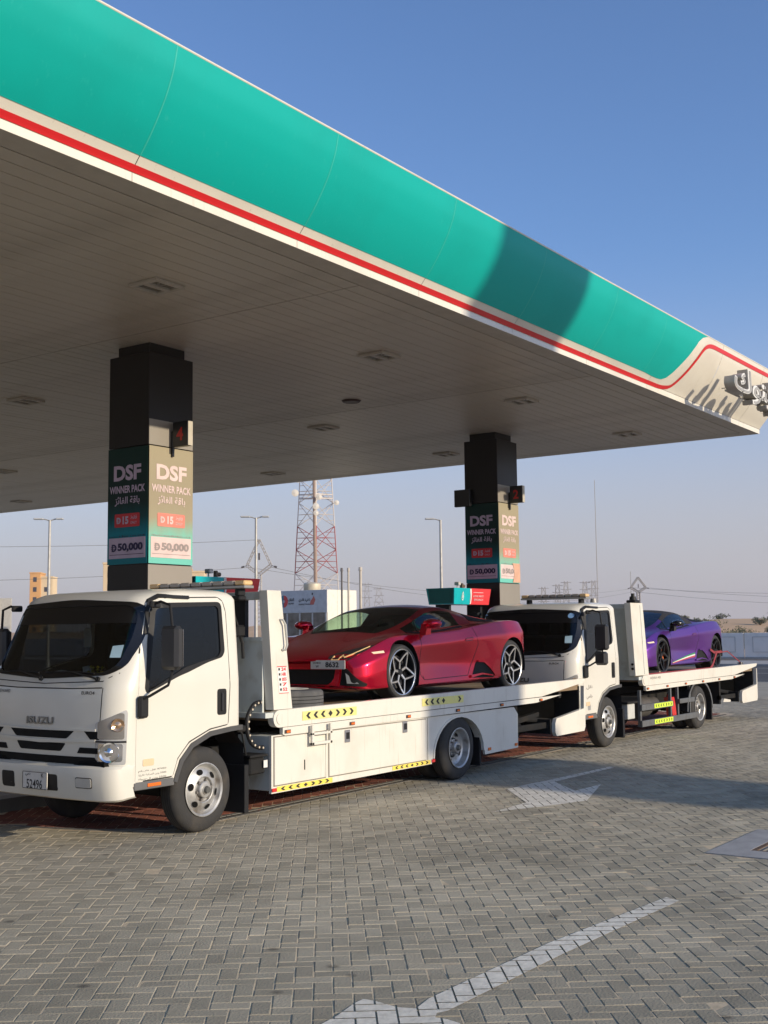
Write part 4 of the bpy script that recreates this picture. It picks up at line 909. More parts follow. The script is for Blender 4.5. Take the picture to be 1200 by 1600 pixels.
def light_bar(root, x, y0, y1, z, amber_near=True):
    t = em('light_bar', (0, 0, 0), 0, root)
    g = MB(); g.box(x-.07, x+.07, y0, y1, z, z+.03, .006); ob('base_rail', g, mat('alu_grey', (.42, .42, .40), .35, .7), t)
    n = 9
    for k in range(n):
        a = y0+(y1-y0)*k/n; am = (k == 0 or k == n-1); g = MB(); g.box(x-.065, x+.065, a+.006, a+(y1-y0)/n-.006, z+.031, z+.078, .012); ob('lens', g, ORANGE if False else (mat('amber_clear_lens', (.70, .47, .22), .2, coat=.6) if am else mat('smoke_clear_lens', (.36, .32, .27), .2, coat=.6)), t)
    g = MB()
    for yy in (y0+.12, y1-.12): g.box(x-.05, x+.05, yy-.03, yy+.03, z-.07, z-.001, .008)
    ob('foot', g, BLK, t)
def bed(root, x0, x1, kind):
    BW = 2.05; rail = em('flatbed', (0, 0, 0), 0, root)
    g = MB(); g.box(x0+.1, x1-.06, .05, BW-.05, .93, 1.0); dk = ob('deck', g, DECK, rail)
    top = lambda x: 1.035+.0075*(x-x0)
    for s, ya, yb_ in ((0, -.025, .05), (1, BW-.05, BW+.025)):
        a = [(x0+.09+.085*math.cos(t), .955+.085*math.sin(t)) for t in np.linspace(PI/2, 1.5*PI, 10)]
        pts = a+[(x1-1.35, .895), (x1-.06, top(x1)-.055), (x1, top(x1)-.02), (x1-.02, top(x1))]
        g = MB(); g.prism(pts, ya, yb_); o = ob('side_rail', g, BODYW, rail, smooth=30)
        if s == 0:
            g = MB(); g.cyl((x0+.10, -.033, .955), (x0+.10, -.024, .955), .055, .055, 20); ob('end_cap', g, BODYW, o)
        g = MB(); g.prism([(x0+.15, .80), (x0+.19, .785), (x1-1.5, .82), (x1-.75, .89), (x1-1.4, .885), (x0+.15, .865)], ya+.004, yb_-.03); lo = ob('lower_rail', g, BODYW, rail, smooth=20)
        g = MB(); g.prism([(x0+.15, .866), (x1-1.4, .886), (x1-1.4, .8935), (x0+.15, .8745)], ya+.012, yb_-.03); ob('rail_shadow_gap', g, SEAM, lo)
        for k in range(6):
            xx = x0+.22+k*(x1-x0-1.6)/5; g = MB(); z = .822+.03*k/5
            yy = ya-.008 if s == 0 else yb_+.001
            if s == 0: g.box(xx-.045, xx+.045, ya-.006, ya+.003, z-.018, z+.018, .003); m_ = ob('marker_lamp', g, mat('lamp_base', (.06, .05, .05), .5), lo); g = MB(); g.box(xx-.03, xx+.03, ya-.016, ya-.0065, z-.012, z+.012, .005); ob('lens', g, ORANGE, m_)
    g = MB()
    for k in range(8): xx = x0+.5+k*(x1-x0-1.2)/7; g.box(xx, xx+.07, .05, BW-.05, .84, .928)
    g.box(x0+.1, x1-.6, .5, .58, .72, .84); g.box(x0+.1, x1-.6, BW-.58, BW-.5, .72, .84); ob('cross_member', g, CHAS, rail)
    # tail: black block painting the shaded open cavity under the ramp, cream side plates
    g = MB(); g.prism([(x1-1.95, .35), (x1-.05, .38), (x1-.05, .72), (x1-.02, .97), (x1-.10, 1.0), (x1-1.6, .84), (x1-1.95, .82)], .42, BW-.05, 'xz'); ob('tail_shade_block', g, mat('cavity_shade_black', (.004, .004, .004), .9, spec=0), rail)
    g = MB(); g.box(x1-1.9, x1-.98, .10, .16, .44, .52); g.box(x1-1.9, x1-1.82, .1, .42, .36, .8); g.box(x1-1.0, x1-.96, .04, .42, .36, .56); g.box(x1-.10, x1-.06, .04, .42, .4, .98); g.cyl((x1-1.8, .25, .62), (x1-.5, .28, .50), .035, .035, 8); ob('tail_linkage', g, CHAS, rail)
    for y0, y1 in ((-.02, .035), (BW-.035, BW+.02)):
        g = MB(); P = [(x1-.92, .33), (x1-.05, .34), (x1-.01, .40), (x1-.0, .97), (x1-.03, .985), (x1-.05, .66), (x1-.92, .57), (x1-.96, .50), (x1-.96, .38)]; g.prism(P, y0, y1); ob('tail_plate', g, BODYW, rail)
    # headboard
    hx = x0-.08
    hb = em('headboard', (0, 0, 0), 0, root)
    for ya, yb_ in ((-.015, .09), (BW-.09, BW+.015)):
        wd = 0 if kind == 1 else .28; g = MB(); g.prism([(hx-wd, 2.22), (hx+.21, 2.22), (hx+.385, 1.045), (hx+.10-wd*.9, 1.045)], ya, yb_); p_ = ob('post', g, BODYW, hb)
        if kind == 1 and ya < 0:
            g = MB(); g.tube([(hx+.19, -.016, 1.93), (hx+.20, -.05, 1.93), (hx+.235, -.055, 1.88), (hx+.26, -.055, 1.68), (hx+.24, -.05, 1.63), (hx+.22, -.016, 1.63)], .011, 7); ob('grab_handle', g, mat('handle_grey', (.45, .45, .42), .4), p_)
            # red and black sticker with small writing
            g = MB(); g.prism([(hx+.145, 1.47), (hx+.29, 1.47), (hx+.325, 1.20), (hx+.18, 1.20)], -.018, -.0155); st = ob('sticker', g, PAPER, p_, smooth=0)
            for k, sx in enumerate(('24', 'HR', '055', '7', '52')): text_ob('lettering', sx, REDL if True else INKP, st, (hx+.245+k*.006, -.018, 1.44-k*.05), (0, 0, -1) if False else (1, 0, 0), (0, 0, 1), width=.07, height=.034, weight=.03, off=.002)
            for k in range(5): g = MB(); zz = 1.44-k*.05; g.add([(hx+.165+k*.007, -.0195, zz-.012), (hx+.19+k*.007, -.0195, zz-.012), (hx+.19+k*.007, -.0195, zz+.012), (hx+.165+k*.007, -.0195, zz+.012)], [(0, 1, 2, 3)]); ob('symbol', g, INKP, st, smooth=0)
            for a0_, b0_, c0_, d0_ in ((.145, .29, 1.462, 1.47), (.18, .325, 1.2, 1.206)): g = MB(); g.add([(hx+a0_, -.0195, c0_), (hx+b0_, -.0195, c0_), (hx+b0_, -.0195, d0_), (hx+a0_, -.0195, d0_)], [(0, 1, 2, 3)]); ob('border', g, REDL, st, smooth=0)
        if kind == 2:
            g = MB(); g.prism([(hx+.09, 2.19), (hx+.11, 2.19), (hx+.22, 1.06), (hx+.20, 1.06)], ya-.006, ya-.0005) if ya < 0 else None; ob('rib', g, GREYW, p_) if g.v else None
    g = MB(); g.box(hx+.02, hx+.09, .091, BW-.091, 2.13, 2.21, .005); ob('top_bar', g, GREYW, hb)
    zt = 1.72 if kind == 1 else 2.12
    g = MB(); g.box(hx+.05, hx+.075, .091, BW-.091, 1.02, zt); g.box(hx+.03, hx+.10, .091, BW-.091, zt, zt+.04); g.box(hx-.02, hx+.10, -.01, BW, .97, 1.02); ob('shield_panel', g, GREYW, hb)
    for k in range(1, 4): g = MB(); yy = BW*k/4; g.box(hx+.03, hx+.05, yy-.02, yy+.02, 1.03, zt-.01); ob('stiffener', g, GREYW, hb)
    return rail, hb
T1 = em('flatbed_truck', (6.98, 7.735, 0)); tag(T1, 'nearer white flatbed recovery truck with closed side lockers carrying the red sports car', 'truck', 'white flatbed recovery trucks at the pumps')
surf1, put_text = build_cab(T1)
kids = [o for o in bpy.data.objects if o.parent == T1]
T2 = em('flatbed_truck', (16.0, 7.87, 0)); tag(T2, 'farther white flatbed truck with open dark side guards carrying the purple sports car', 'truck', 'white flatbed recovery trucks at the pumps')
for k in kids: copy_tree(k, T2)
for root, rx, L in ((T1, 5.55, 8.2), (T2, 5.02, 7.4)):
    chassis(root, rx, L)
    wf = build_wheel('front_wheel', root, (1.11, .0, .384)); wr = build_wheel('front_wheel', root, (1.11, CW, .384), flip=-1)
    w2 = build_wheel('rear_wheel', root, (rx, .0, .384), rear=True); w3 = build_wheel('rear_wheel', root, (rx, CW+.08, .384), rear=True, flip=-1)
    w4 = build_wheel('rear_wheel', root, (rx, .26, .384)); w5 = build_wheel('rear_wheel', root, (rx, CW-.18, .384), flip=-1)
# --- nearer truck
bed(T1, 2.05, 9.02, 1)
light_bar(T1, 1.76, .03, 1.36, 2.235); g = MB(); g.box(1.70, 1.80, .1, 1.3, 2.12, 2.163, .01); g.box(1.64, 1.70, .3, .36, 1.9, 2.16); g.box(1.64, 1.70, 1.2, 1.26, 1.9, 2.16); ob('light_bar_carrier', g, BLK, T1)
BXM = BODYW
arch1 = [(5.55+.60*math.cos(a), .30+.475*math.sin(a)) for a in np.linspace(PI-.02, .02, 16)]
pts = [(2.05, .235)]+[(4.93, .25)]+arch1[0:]+[(6.17, .25), (7.02, .265), (7.03, .70), (6.93, .795), (2.05, .795)]
lk = em('side_locker', (0, 0, 0), 0, T1)
for yy, s in ((0, 1), (BED1, -1)):
    g = MB(); g.prism(pts, yy, yy+s*.03); ob('locker_side', g, BXM, lk, smooth=20)
    g = MB(); ap = [(p[0], p[1]) for p in arch1]
    for i in range(len(ap)-1):
        a, b = ap[i], ap[i+1]; c0 = (5.55, .30); f_ = 1.0; q = [(a[0], a[1]), (b[0], b[1]), (c0[0]+(b[0]-c0[0])*.955, c0[1]+(b[1]-c0[1])*.955), (c0[0]+(a[0]-c0[0])*.955, c0[1]+(a[1]-c0[1])*.955)]
        g.add([(u, yy-s*.012, v_) for u, v_ in q]+[(u, yy+s*.10, v_) for u, v_ in q], [(0, 1, 2, 3), (0, 4, 5, 1), (2, 6, 7, 3)])
    ob('locker_arch_lip', g, BXM, lk, smooth=60)
    g = MB()
    for i in range(len(ap)-1): a, b = ap[i], ap[i+1]; g.add([(a[0], yy+s*.02, a[1]), (b[0], yy+s*.02, b[1]), (b[0], yy+s*.50, b[1]), (a[0], yy+s*.50, a[1])], [(0, 1, 2, 3)])
    ob('wheel_liner', g, BLK, lk, smooth=60)
    g = MB(); g.box(2.06, 4.86, min(yy+s*.03, yy+s*.45), max(yy+s*.03, yy+s*.45), .26, .79, .004); g.box(6.25, 7.0, min(yy+s*.03, yy+s*.45), max(yy+s*.03, yy+s*.45), .29, .68); ob('locker_body', g, GREYW, lk)
# locker doors: slightly proud panels with gaps, latches
for (x0, x1, z0, z1) in ((2.09, 2.90, .31, .775), (2.965, 4.80, .31, .775)):
    g = MB(); g.box(x0-.012, x1+.012, -.0025, .004, z0-.010, z1+.010); gp = ob('locker_door_gap', g, mat('locker_gap', (.20, .18, .15), .8), lk); g = MB(); g.box(x0, x1, -.010, .004, z0, z1, .004); ob('locker_door', g, BXM, lk)
g = MB(); g.box(4.84, 4.848, -.003, .003, .26, .79); ob('locker_seam', g, mat('locker_gap', (.20, .18, .15), .8), lk)
for x, z in ((3.27, .70), (4.36, .72)):
    g = MB(); g.box(x-.045, x+.045, -.020, -.0105, z-.065, z+.065, .008); h_ = ob('latch', g, mat('latch_steel', (.42, .42, .44), .3, .7), lk); g = MB(); g.box(x-.028, x+.028, -.026, -.0205, z-.03, z+.04, .005); ob('latch_paddle', g, BLK, h_)
g = MB(); g.box(2.545, 2.56, -.0125, -.0105, .42, .52); ob('keyhole_slot', g, INK, lk)
g = MB()   # step frames hanging off the rail
for (a, b, c, d) in ((2.60, 2.635, .66, .86), (2.90, 2.935, .66, .86), (2.60, 2.935, .66, .69), (2.60, 2.935, .76, .785)): g.box(a, b, -.075, -.045, c, d, .004)
ob('hanging_step', g, BODYW, T1)
hazard('hazard_tape', T1, 2.50, 3.42, .915, 1.005, -.026, PYEL); hazard('hazard_tape', T1, 4.70, 5.62, .93, 1.02, -.026, PYEL, worn=True)
hazard('hazard_tape', lk, 2.13, 3.02, .245, .295, -.0005, YEL); hazard('hazard_tape', lk, 4.12, 4.90, .255, .30, -.0005, YEL)
for x, z, p in ((2.085, .268, lk), (4.955, .285, lk), (6.27, .31, lk), (6.96, .31, lk)): g = MB(); g.box(x-.035, x+.035, -.012, -.0005, z-.018, z+.018, .004); ob('marker_lamp', g, ORANGE if x > 5 else REDP, p)
g = MB(); g.box(6.08, 6.12, .03, .40, .12, .62, .004); ob('mud_flap', g, BLK, T1)
# behind the cab: intake, hoses, energy chain, battery box
g = MB(); g.cyl((1.80, .55, .95), (1.80, .55, 2.05), .055, .055, 14); g.box(1.70, 1.92, .45, .70, 1.75, 2.15, .04); ob('air_intake', g, BLK, T1)
g = MB(); g.tube([(1.75, .35, 2.12), (1.86, .34, 2.02), (1.93, .33, 1.85), (1.96, .30, 1.70), (1.95, .28, 1.55)], .016, 7); g.tube([(1.70, .40, 1.70), (1.72, .40, 2.0), (1.78, .40, 2.08), (1.85, .40, 2.0), (1.85, .40, 1.7)], .014, 7); g.box(1.80, 1.93, .22, .34, 1.76, 1.88, .02); ob('hose', g, BLK, T1)
ch = em('cable_chain', (0, 0, 0), 0, T1); g = MB(); cpts = [(2.02, .12, 1.12), (1.93, .11, 1.11), (1.86, .10, 1.06), (1.80, .09, .98), (1.785, .08, .88), (1.80, .07, .79), (1.85, .06, .72), (1.93, .05, .69), (2.0, .05, .69)]
sp = []
for i in range(len(cpts)-1):
    p0, p1, p2, p3 = [Vector(cpts[min(max(i+k, 0), len(cpts)-1)]) for k in (-1, 0, 1, 2)]
    for t_ in np.linspace(0, 1, 4)[:-1]: sp.append(.5*((2*p1)+(p2-p0)*t_+(2*p0-5*p1+4*p2-p3)*t_*t_+(3*p1-p0-3*p2+p3)*t_**3))
g.tube(sp, .022, 8); ob('chain_body', g, BLK, ch)
for p in sp[::2]: g = MB(); g.cyl(p+Vector((0, -.021, 0)), p+Vector((0, -.028, 0)), .009, .011, 8); ob('chain_pin', g, mat('pin_light', (.55, .47, .36), .5), ch)
g = MB(); g.box(1.76, 1.98, .02, .25, .44, .60, .015); g.box(1.74, 2.0, .0, .27, .605, .63, .005); ob('battery_box', g, CHAS, T1); g = MB(); g.box(1.93, 1.985, -.006, .0, .50, .57); ob('battery_label', g, PAPER, T1)
g = MB(); g.tube([(1.60, .05, .92), (1.66, .03, .84), (1.69, .03, .72), (1.72, .04, .64)], .012, 6); g.box(1.60, 1.72, .03, .2, .86, .92, .01); ob('cab_lock', g, CHAS, T1)
g = MB(); g.box(1.66, 1.72, -.0, .34, .10, .55, .004); ob('mud_flap', g, BLK, T1)
g = MB(); g.prism([(7.05, .50), (8.0, .60), (8.0, .66), (7.05, .58)], .2, .28); g.box(7.03, 7.14, .02, .3, .52, .56); ob('stabiliser_arm', g, CHAS, T1)
# plate and door writing on the nearer truck
bmp1 = [o for o in T1.children if o.name.startswith('bumper')][0]
pl = em('number_plate', (0, 0, 0), 0, T1); g = MB(); g.prism(rnd_poly([(.735, .463), (1.065, .463), (1.065, .613), (.735, .613)], .012), -.078, -.070, 'yz'); ob('plate', g, mat('plate_white', (.66, .64, .60), .4), pl)
g = MB()
for q in ((.74, 1.06, .464, .469), (.74, 1.06, .607, .612), (.737, .742, .469, .607), (1.058, 1.063, .469, .607)): g.box(-.0795, -.078, q[0], q[1], q[2], q[3])
ob('plate_border', g, INKP, pl, smooth=0)
text_ob('lettering', '52496', INKP, pl, (-.078, .90, .507), (0, -1, 0), (0, 0, 1), width=.21, height=.078, weight=.01)
text_ob('lettering', 'K', INKP, pl, (-.078, .795, .585), (0, -1, 0), (0, 0, 1), height=.034, weight=.012); text_ob('lettering', arab('دبي'), INKP, pl, (-.078, .99, .585), (0, -1, 0), (0, 0, 1), height=.03, width=.07)
v_, f_ = None, None
for k, sx in enumerate((arab('نقل عام رقم')+' 97450', arab('وزن المركبة فارغة')+' 5500', arab('وزن الحمولة')+' 2500')):
    w_, f_ = text2d(sx, .33, .022, .0); g = MB(); fr = SIDE_N; g.add([surf1.hit(.46+p[0], .625-k*.035+p[1], fr, .005)[0] for p in w_], f_); ob('lettering', g, INKP, T1, smooth=0)
# --- farther truck
bed(T2, 2.40, 8.22, 2); light_bar(T2, .80, .13, 1.27, 2.27)
g = MB(); g.cyl((1.55, .40, 2.20), (1.55, .40, 2.29), .06, .045, 14); ob('roof_beacon', g, mat('beacon_grey', (.3, .28, .25), .3), T2)
FRM = DKGREY
gd = em('side_guard', (0, 0, 0), 0, T2)
for (a, b, c, d) in ((2.38, 4.42, .20, .31), (2.38, 4.42, .47, .585), (4.05, 4.42, .475, .583)):
    pass
for nm, (a, b, c, d) in (('guard_rail', (2.40, 4.95, .21, .31)), ('guard_rail', (2.40, 3.75, .47, .57)), ('guard_rail', (4.05, 4.75, .50, .58))): g = MB(); g.box(a, b, -.01, .03, c, d, .005); ob(nm, g, FRM, gd)
for a in (2.42, 3.72, 4.05, 4.62): g = MB(); g.box(a, a+.05, .0305, .08, .21, .80, .004); ob('guard_post', g, FRM, gd)
for z0 in (.225, .485):
    g = MB(); g.box(2.90, 3.70, -.0145, -.0105, z0, z0+.075); tp = ob('reflective_tape', g, LIME, gd)
    for k in range(7):
        cx = 2.98+k*.107; P = [(cx-.02, z0+.06), (cx+.01, z0+.06), (cx+.03, z0+.0375), (cx+.01, z0+.015), (cx-.02, z0+.015), (cx, z0+.0375)] if k > 3 else [(2*cx-q[0], q[1]) for q in [(cx-.02, z0+.06), (cx+.01, z0+.06), (cx+.03, z0+.0375), (cx+.01, z0+.015), (cx-.02, z0+.015), (cx, z0+.0375)]]
        g = MB(); g.add([(q[0], -.016, q[1]) for q in P], [tuple(range(6))]); ob('chevron', g, INKP, tp, smooth=0)
g = MB(); g.cyl((2.55, .28, .50), (3.15, .28, .50), .17, .17, 20); g.cyl((3.25, .28, .52), (3.55, .28, .52), .12, .12, 16); g.box(2.50, 2.53, .1, .45, .32, .70, .01); ob('air_tank', g, mat('tank_dirty_black', (.06, .055, .05), .6, dirt=(.10, .085, .07)), T2)
g = MB(); g.box(1.95, 2.22, .04, .35, .36, .60, .01); ob('battery_box', g, mat('box_grey_white', (.5, .5, .46), .5), T2); g = MB(); g.box(1.9, 2.3, .02, .38, .605, .64, .006); ob('battery_lid', g, CHAS, T2)
g = MB(); g.prism([(3.72, .62), (3.93, .62), (3.98, .50), (4.03, .24), (3.86, .24), (3.80, .50)], .05, .16); g.cyl((3.80, .10, .62), (3.80, .10, .66), .03, .03, 10); ob('red_carrier', g, REDP, T2)
g = MB(); pts = [(5.02+.60*math.cos(a), .34+.50*math.sin(a)) for a in np.linspace(PI, 0, 16)]
for i in range(len(pts)-1): a, b = pts[i], pts[i+1]; g.add([(a[0], .0, a[1]), (b[0], .0, b[1]), (b[0], .5, b[1]), (a[0], .5, a[1])], [(0, 1, 2, 3)])
ob('mudguard', g, BLK, T2, smooth=60)
g = MB(); pts2 = [(5.02+.64*math.cos(a), .34+.54*math.sin(a)) for a in np.linspace(PI, 0, 16)]; g.prism(pts+pts2[::-1], -.012, .0); ob('mudguard_rim', g, FRM, T2)
g = MB(); g.box(5.60, 5.64, .0, .42, .12, .60, .004); ob('mud_flap', g, BLK, T2)
g = MB(); g.tube([(6.4, .25, .80), (6.45, .22, .60), (6.5, .2, .45)], .05, 8); g.prism([(6.38, .40), (6.78, .38), (6.80, .42), (6.45, .46)], .05, .4); ob('stabiliser_foot', g, BODYW, T2)
g = MB(); g.box(1.66, 1.72, -.0, .34, .10, .55, .004); ob('mud_flap', g, BLK, T2)
g = MB(); g.box(2.28, 2.46, .0, .16, 2.223, 2.27, .01); g.cyl((2.37, .08, 2.27), (2.37, .08, 2.33), .06, .05, 12); g.cyl((2.37, .08, 2.33), (2.37, .08, 2.38), .03, .03, 10); ob('work_lamp', g, BLK, T2)
g = MB(); g.cyl((2.60, .02, 1.52), (2.60, .10, 1.52), .13, .13, 20); g.box(2.52, 2.60, .03, .09, 1.50, 1.54); ob('round_lamp', g, BLK, T2)
m2 = [o for o in T2.children if o.name.startswith('mirror')][0]
g = MB(); g.box(.36, .48, -.33, -.15, 1.27, 1.47, .03); ob('lower_housing', g, TRIM, m2)
for k, zz in enumerate((1.16, 1.23)): g = MB(); g.cyl((2.12, .02, zz), (2.22, .02, zz), .02, .02, 8); ob('hinge', g, CHAS, T2)
text_ob('lettering', 'AQUILA 403', mat('faint_print', (.3, .28, .25), .6), T2, (2.95, -.026, .985), (1, 0, 0), (0, 0, 1), width=.45, height=.045, weight=.01)
for k, z in enumerate((.94, .80)):
    w_, f_ = text2d(arab('نقل') if k == 0 else arab('خاص').replace('خ', 'ﺧ'), .20, .07, .01); g = MB(); g.add([surf1.hit(.47+p[0], z+p[1], SIDE_N, .005)[0] for p in w_], f_); ob('lettering', g, mat('door_print', (.16, .14, .12), .6), T2, smooth=0)
g = MB(); g.add([surf1.hit(u, v, SIDE_N, .005)[0] for u, v in ((.40, .60), (.50, .60), (.50, .68), (.40, .68))], [(0, 1, 2, 3)]); ob('sticker', g, mat('grey_sticker', (.3, .29, .28), .5), T2, smooth=0)
g = MB(); g.add([surf1.hit(.22+.045*math.cos(a), 2.01+.04*math.sin(a), FRONT, .003)[0] for a in np.linspace(0, 2*PI, 17)[:-1]], [tuple(range(16))]); ob('round_sticker', g, mat('blue_sticker', (.18, .33, .55), .5), T2, smooth=0)
for root in (T1, T2):
    g = MB(); g.add([surf1.hit(u, v, FRONT, .003)[0] for u, v in ((.14, 1.60), (.24, 1.60), (.25, 1.70), (.15, 1.71))], [(0, 1, 2, 3)]); ob('window_sticker', g, mat('pale_blue_sticker', (.35, .5, .58), .5), root, smooth=0)
# things lying on the dashboards
def small(name, g, m, loc, label, cat, root=T1):
    o = ob(name, g, m, None, tuple(Vector(root.location)+Vector(loc))); return tag(o, label, cat)
g = MB(); g.box(-.10, .10, -.22, .22, 0, .05, .02); small('folded_cloth', g, mat('blue_cloth', (.04, .16, .45), .8), (.40, 1.45, 1.365), 'folded blue cloth lying on the dashboard behind the nearer truck windscreen', 'cloth')
g = MB(); g.lathe([(0, 0), (.05, 0), (.09, .03), (.10, .07), (.06, .10), (0, .11)], n=14, axis='z'); small('crumpled_bag', g, mat('pale_bag', (.62, .66, .62), .6), (.38, 1.12, 1.37), 'crumpled pale plastic bag on the dashboard of the nearer truck', 'bag')
g = MB(); g.lathe([(0, 0), (.035, 0), (.05, .14), (.0, .15)], n=12, axis='z'); small('paper_cup', g, PAPER, (.42, .80, 1.37), 'small white paper cup beside yellow flowers on the truck dashboard', 'cup')
g = MB()
for k in range(16): a = k*2.4; r_ = .012*math.sqrt(k); p = Vector((r_*math.cos(a)*1.6, r_*math.sin(a)*2, .09+random.uniform(-.03, .05))); g.lathe([(0, -.016), (.02, 0), (0, .016)], p, 6, 'z'); g.cyl((0, 0, 0), p, .003, .003, 4)
small('yellow_flowers', g, mat('flower_yellow', (.70, .55, .05), .6), (.40, .68, 1.37), 'bunch of small yellow flowers on the dashboard of the nearer truck', 'flowers')
g = MB(); g.box(-.08, .08, -.30, .30, 0, .03, .01); g.box(-.05, .06, -.15, .1, .03, .055, .01); small('paper_stack', g, mat('brown_papers', (.25, .16, .11), .8), (.42, .95, 1.365), 'low pile of brown papers on the dashboard of the nearer truck', 'papers')
g = MB(); g.box(-.002, .002, -.05, .05, -.17, 0); g.cyl((0, 0, 0), (0, 0, .1), .002, .002, 4); small('hanging_card', g, mat('card_grey', (.5, .5, .5), .6), (.50, .90, 1.86), 'white card hanging from the mirror inside the nearer truck cab', 'card')
g = MB(); g.lathe([(0, 0), (.09, 0), (.10, .03), (.05, .06), (0, .07)], n=14, axis='z'); small('white_cap', g, mat('pale_bag', (.62, .66, .62), .6), (.38, .48, 1.37), 'white cap lying on the dashboard of the farther truck', 'cap', T2)
g = MB(); g.box(-.09, .09, -.75, .75, 0, .02, .006); small('striped_cover', g, mat('striped_blue_cover', (.06, .12, .24), .8, dirt=(.22, .25, .18), scale=9), (.38, .93, 1.37), 'striped blue cover spread along the dashboard of the farther truck', 'cover', T2)
# spare wheel lying on the nearer bed
t = em('spare_wheel', (9.78, 8.14, 1.002)); tag(t, 'spare tyre lying flat on the nearer flatbed in front of the red car', 'spare wheel')
g = MB(); pr = [(.20, .015), (.24, .0), (.345, .012), (.365, .03), (.37, .06), (.37, .15), (.365, .18), (.345, .198), (.24, .21), (.20, .195)]; g.lathe(pr, n=44, axis='z'); ob('tyre', g, mat('worn_tyre', (.075, .075, .075), .85, bump=.5, dirt=(.13, .125, .12)), t)
g = MB()
for h in (.07, .105, .14): g.lathe([(.3702, h-.004), (.3715, h), (.3702, h+.004)], n=44, axis='z')
ob('tread_groove', g, mat('tread_dark', (.008, .008, .008), .9), t)
g = MB(); g.lathe([(.205, .20), (.215, .21), (.205, .215), (.19, .20), (.17, .15), (.10, .13), (.0, .13)], n=40, axis='z'); ob('rim', g, mat('cream_rim', (.6, .58, .5), .4), t)

# ================================================================== SPORTS CARS
#  cage rows: 0 bottom centre, 1 sill bottom, 2 sill, 3 door waist, 4 shoulder, 5 fender crest, 6 belt, 7 rail, 8 roof edge, 9 roof mid, 10 centre
KEYS = {  # x: [(y,z) * 11]
 0.00: [(0, .17), (.40, .17), (.62, .19), (.66, .27), (.64, .36), (.58, .44), (.46, .455), (.34, .46), (.24, .463), (.12, .465), (0, .467)],
 0.10: [(0, .14), (.62, .14), (.80, .17), (.83, .27), (.82, .40), (.74, .50), (.60, .515), (.42, .52), (.30, .523), (.15, .525), (0, .527)],
 0.30: [(0, .12), (.78, .12), (.91, .15), (.93, .29), (.92, .44), (.84, .57), (.70, .58), (.48, .585), (.34, .59), (.16, .595), (0, .60)],
 0.55: [(0, .12), (.84, .12), (.945, .16), (.955, .34), (.945, .52), (.86, .665), (.72, .665), (.50, .655), (.36, .658), (.18, .665), (0, .67)],
 0.82: [(0, .12), (.86, .12), (.955, .16), (.965, .40), (.955, .62), (.86, .745), (.72, .73), (.54, .715), (.40, .725), (.20, .74), (0, .745)],
 1.00: [(0, .12), (.86, .12), (.95, .16), (.955, .40), (.945, .63), (.86, .755), (.74, .755), (.60, .765), (.50, .775), (.26, .795), (0, .80)],
 1.24: [(0, .12), (.86, .12), (.935, .16), (.905, .42), (.925, .63), (.865, .755), (.77, .785), (.69, .83), (.63, .855), (.34, .895), (0, .905)],
 1.55: [(0, .12), (.86, .12), (.93, .16), (.875, .42), (.915, .63), (.87, .765), (.785, .81), (.685, .93), (.62, .96), (.34, 1.005), (0, 1.02)],
 1.85: [(0, .12), (.86, .12), (.93, .16), (.862, .41), (.915, .64), (.875, .78), (.79, .83), (.645, 1.035), (.57, 1.07), (.32, 1.105), (0, 1.115)],
 2.20: [(0, .12), (.86, .12), (.93, .16), (.865, .40), (.925, .66), (.885, .80), (.79, .85), (.625, 1.075), (.54, 1.11), (.30, 1.145), (0, 1.155)],
 2.45: [(0, .12), (.86, .12), (.94, .16), (.895, .40), (.94, .69), (.89, .83), (.79, .87), (.64, 1.04), (.54, 1.095), (.30, 1.135), (0, 1.145)],
 2.72: [(0, .12), (.86, .12), (.95, .17), (.94, .40), (.955, .71), (.89, .865), (.80, .885), (.70, .96), (.55, 1.06), (.30, 1.105), (0, 1.115)],
 3.15: [(0, .13), (.86, .13), (.955, .19), (.965, .44), (.965, .74), (.89, .91), (.78, .92), (.66, .96), (.50, 1.00), (.28, 1.045), (0, 1.055)],
 3.57: [(0, .14), (.86, .14), (.955, .20), (.97, .46), (.965, .76), (.88, .935), (.76, .935), (.60, .945), (.46, .96), (.26, .985), (0, .99)],
 3.82: [(0, .18), (.84, .18), (.94, .24), (.955, .48), (.95, .77), (.865, .93), (.74, .925), (.58, .925), (.44, .93), (.24, .945), (0, .95)],
 4.03: [(0, .28), (.78, .28), (.89, .32), (.915, .52), (.915, .78), (.84, .90), (.72, .905), (.56, .905), (.42, .91), (.22, .915), (0, .92)],
 4.18: [(0, .40), (.72, .40), (.82, .43), (.85, .56), (.85, .76), (.79, .86), (.68, .87), (.52, .875), (.40, .88), (.20, .885), (0, .885)],
}
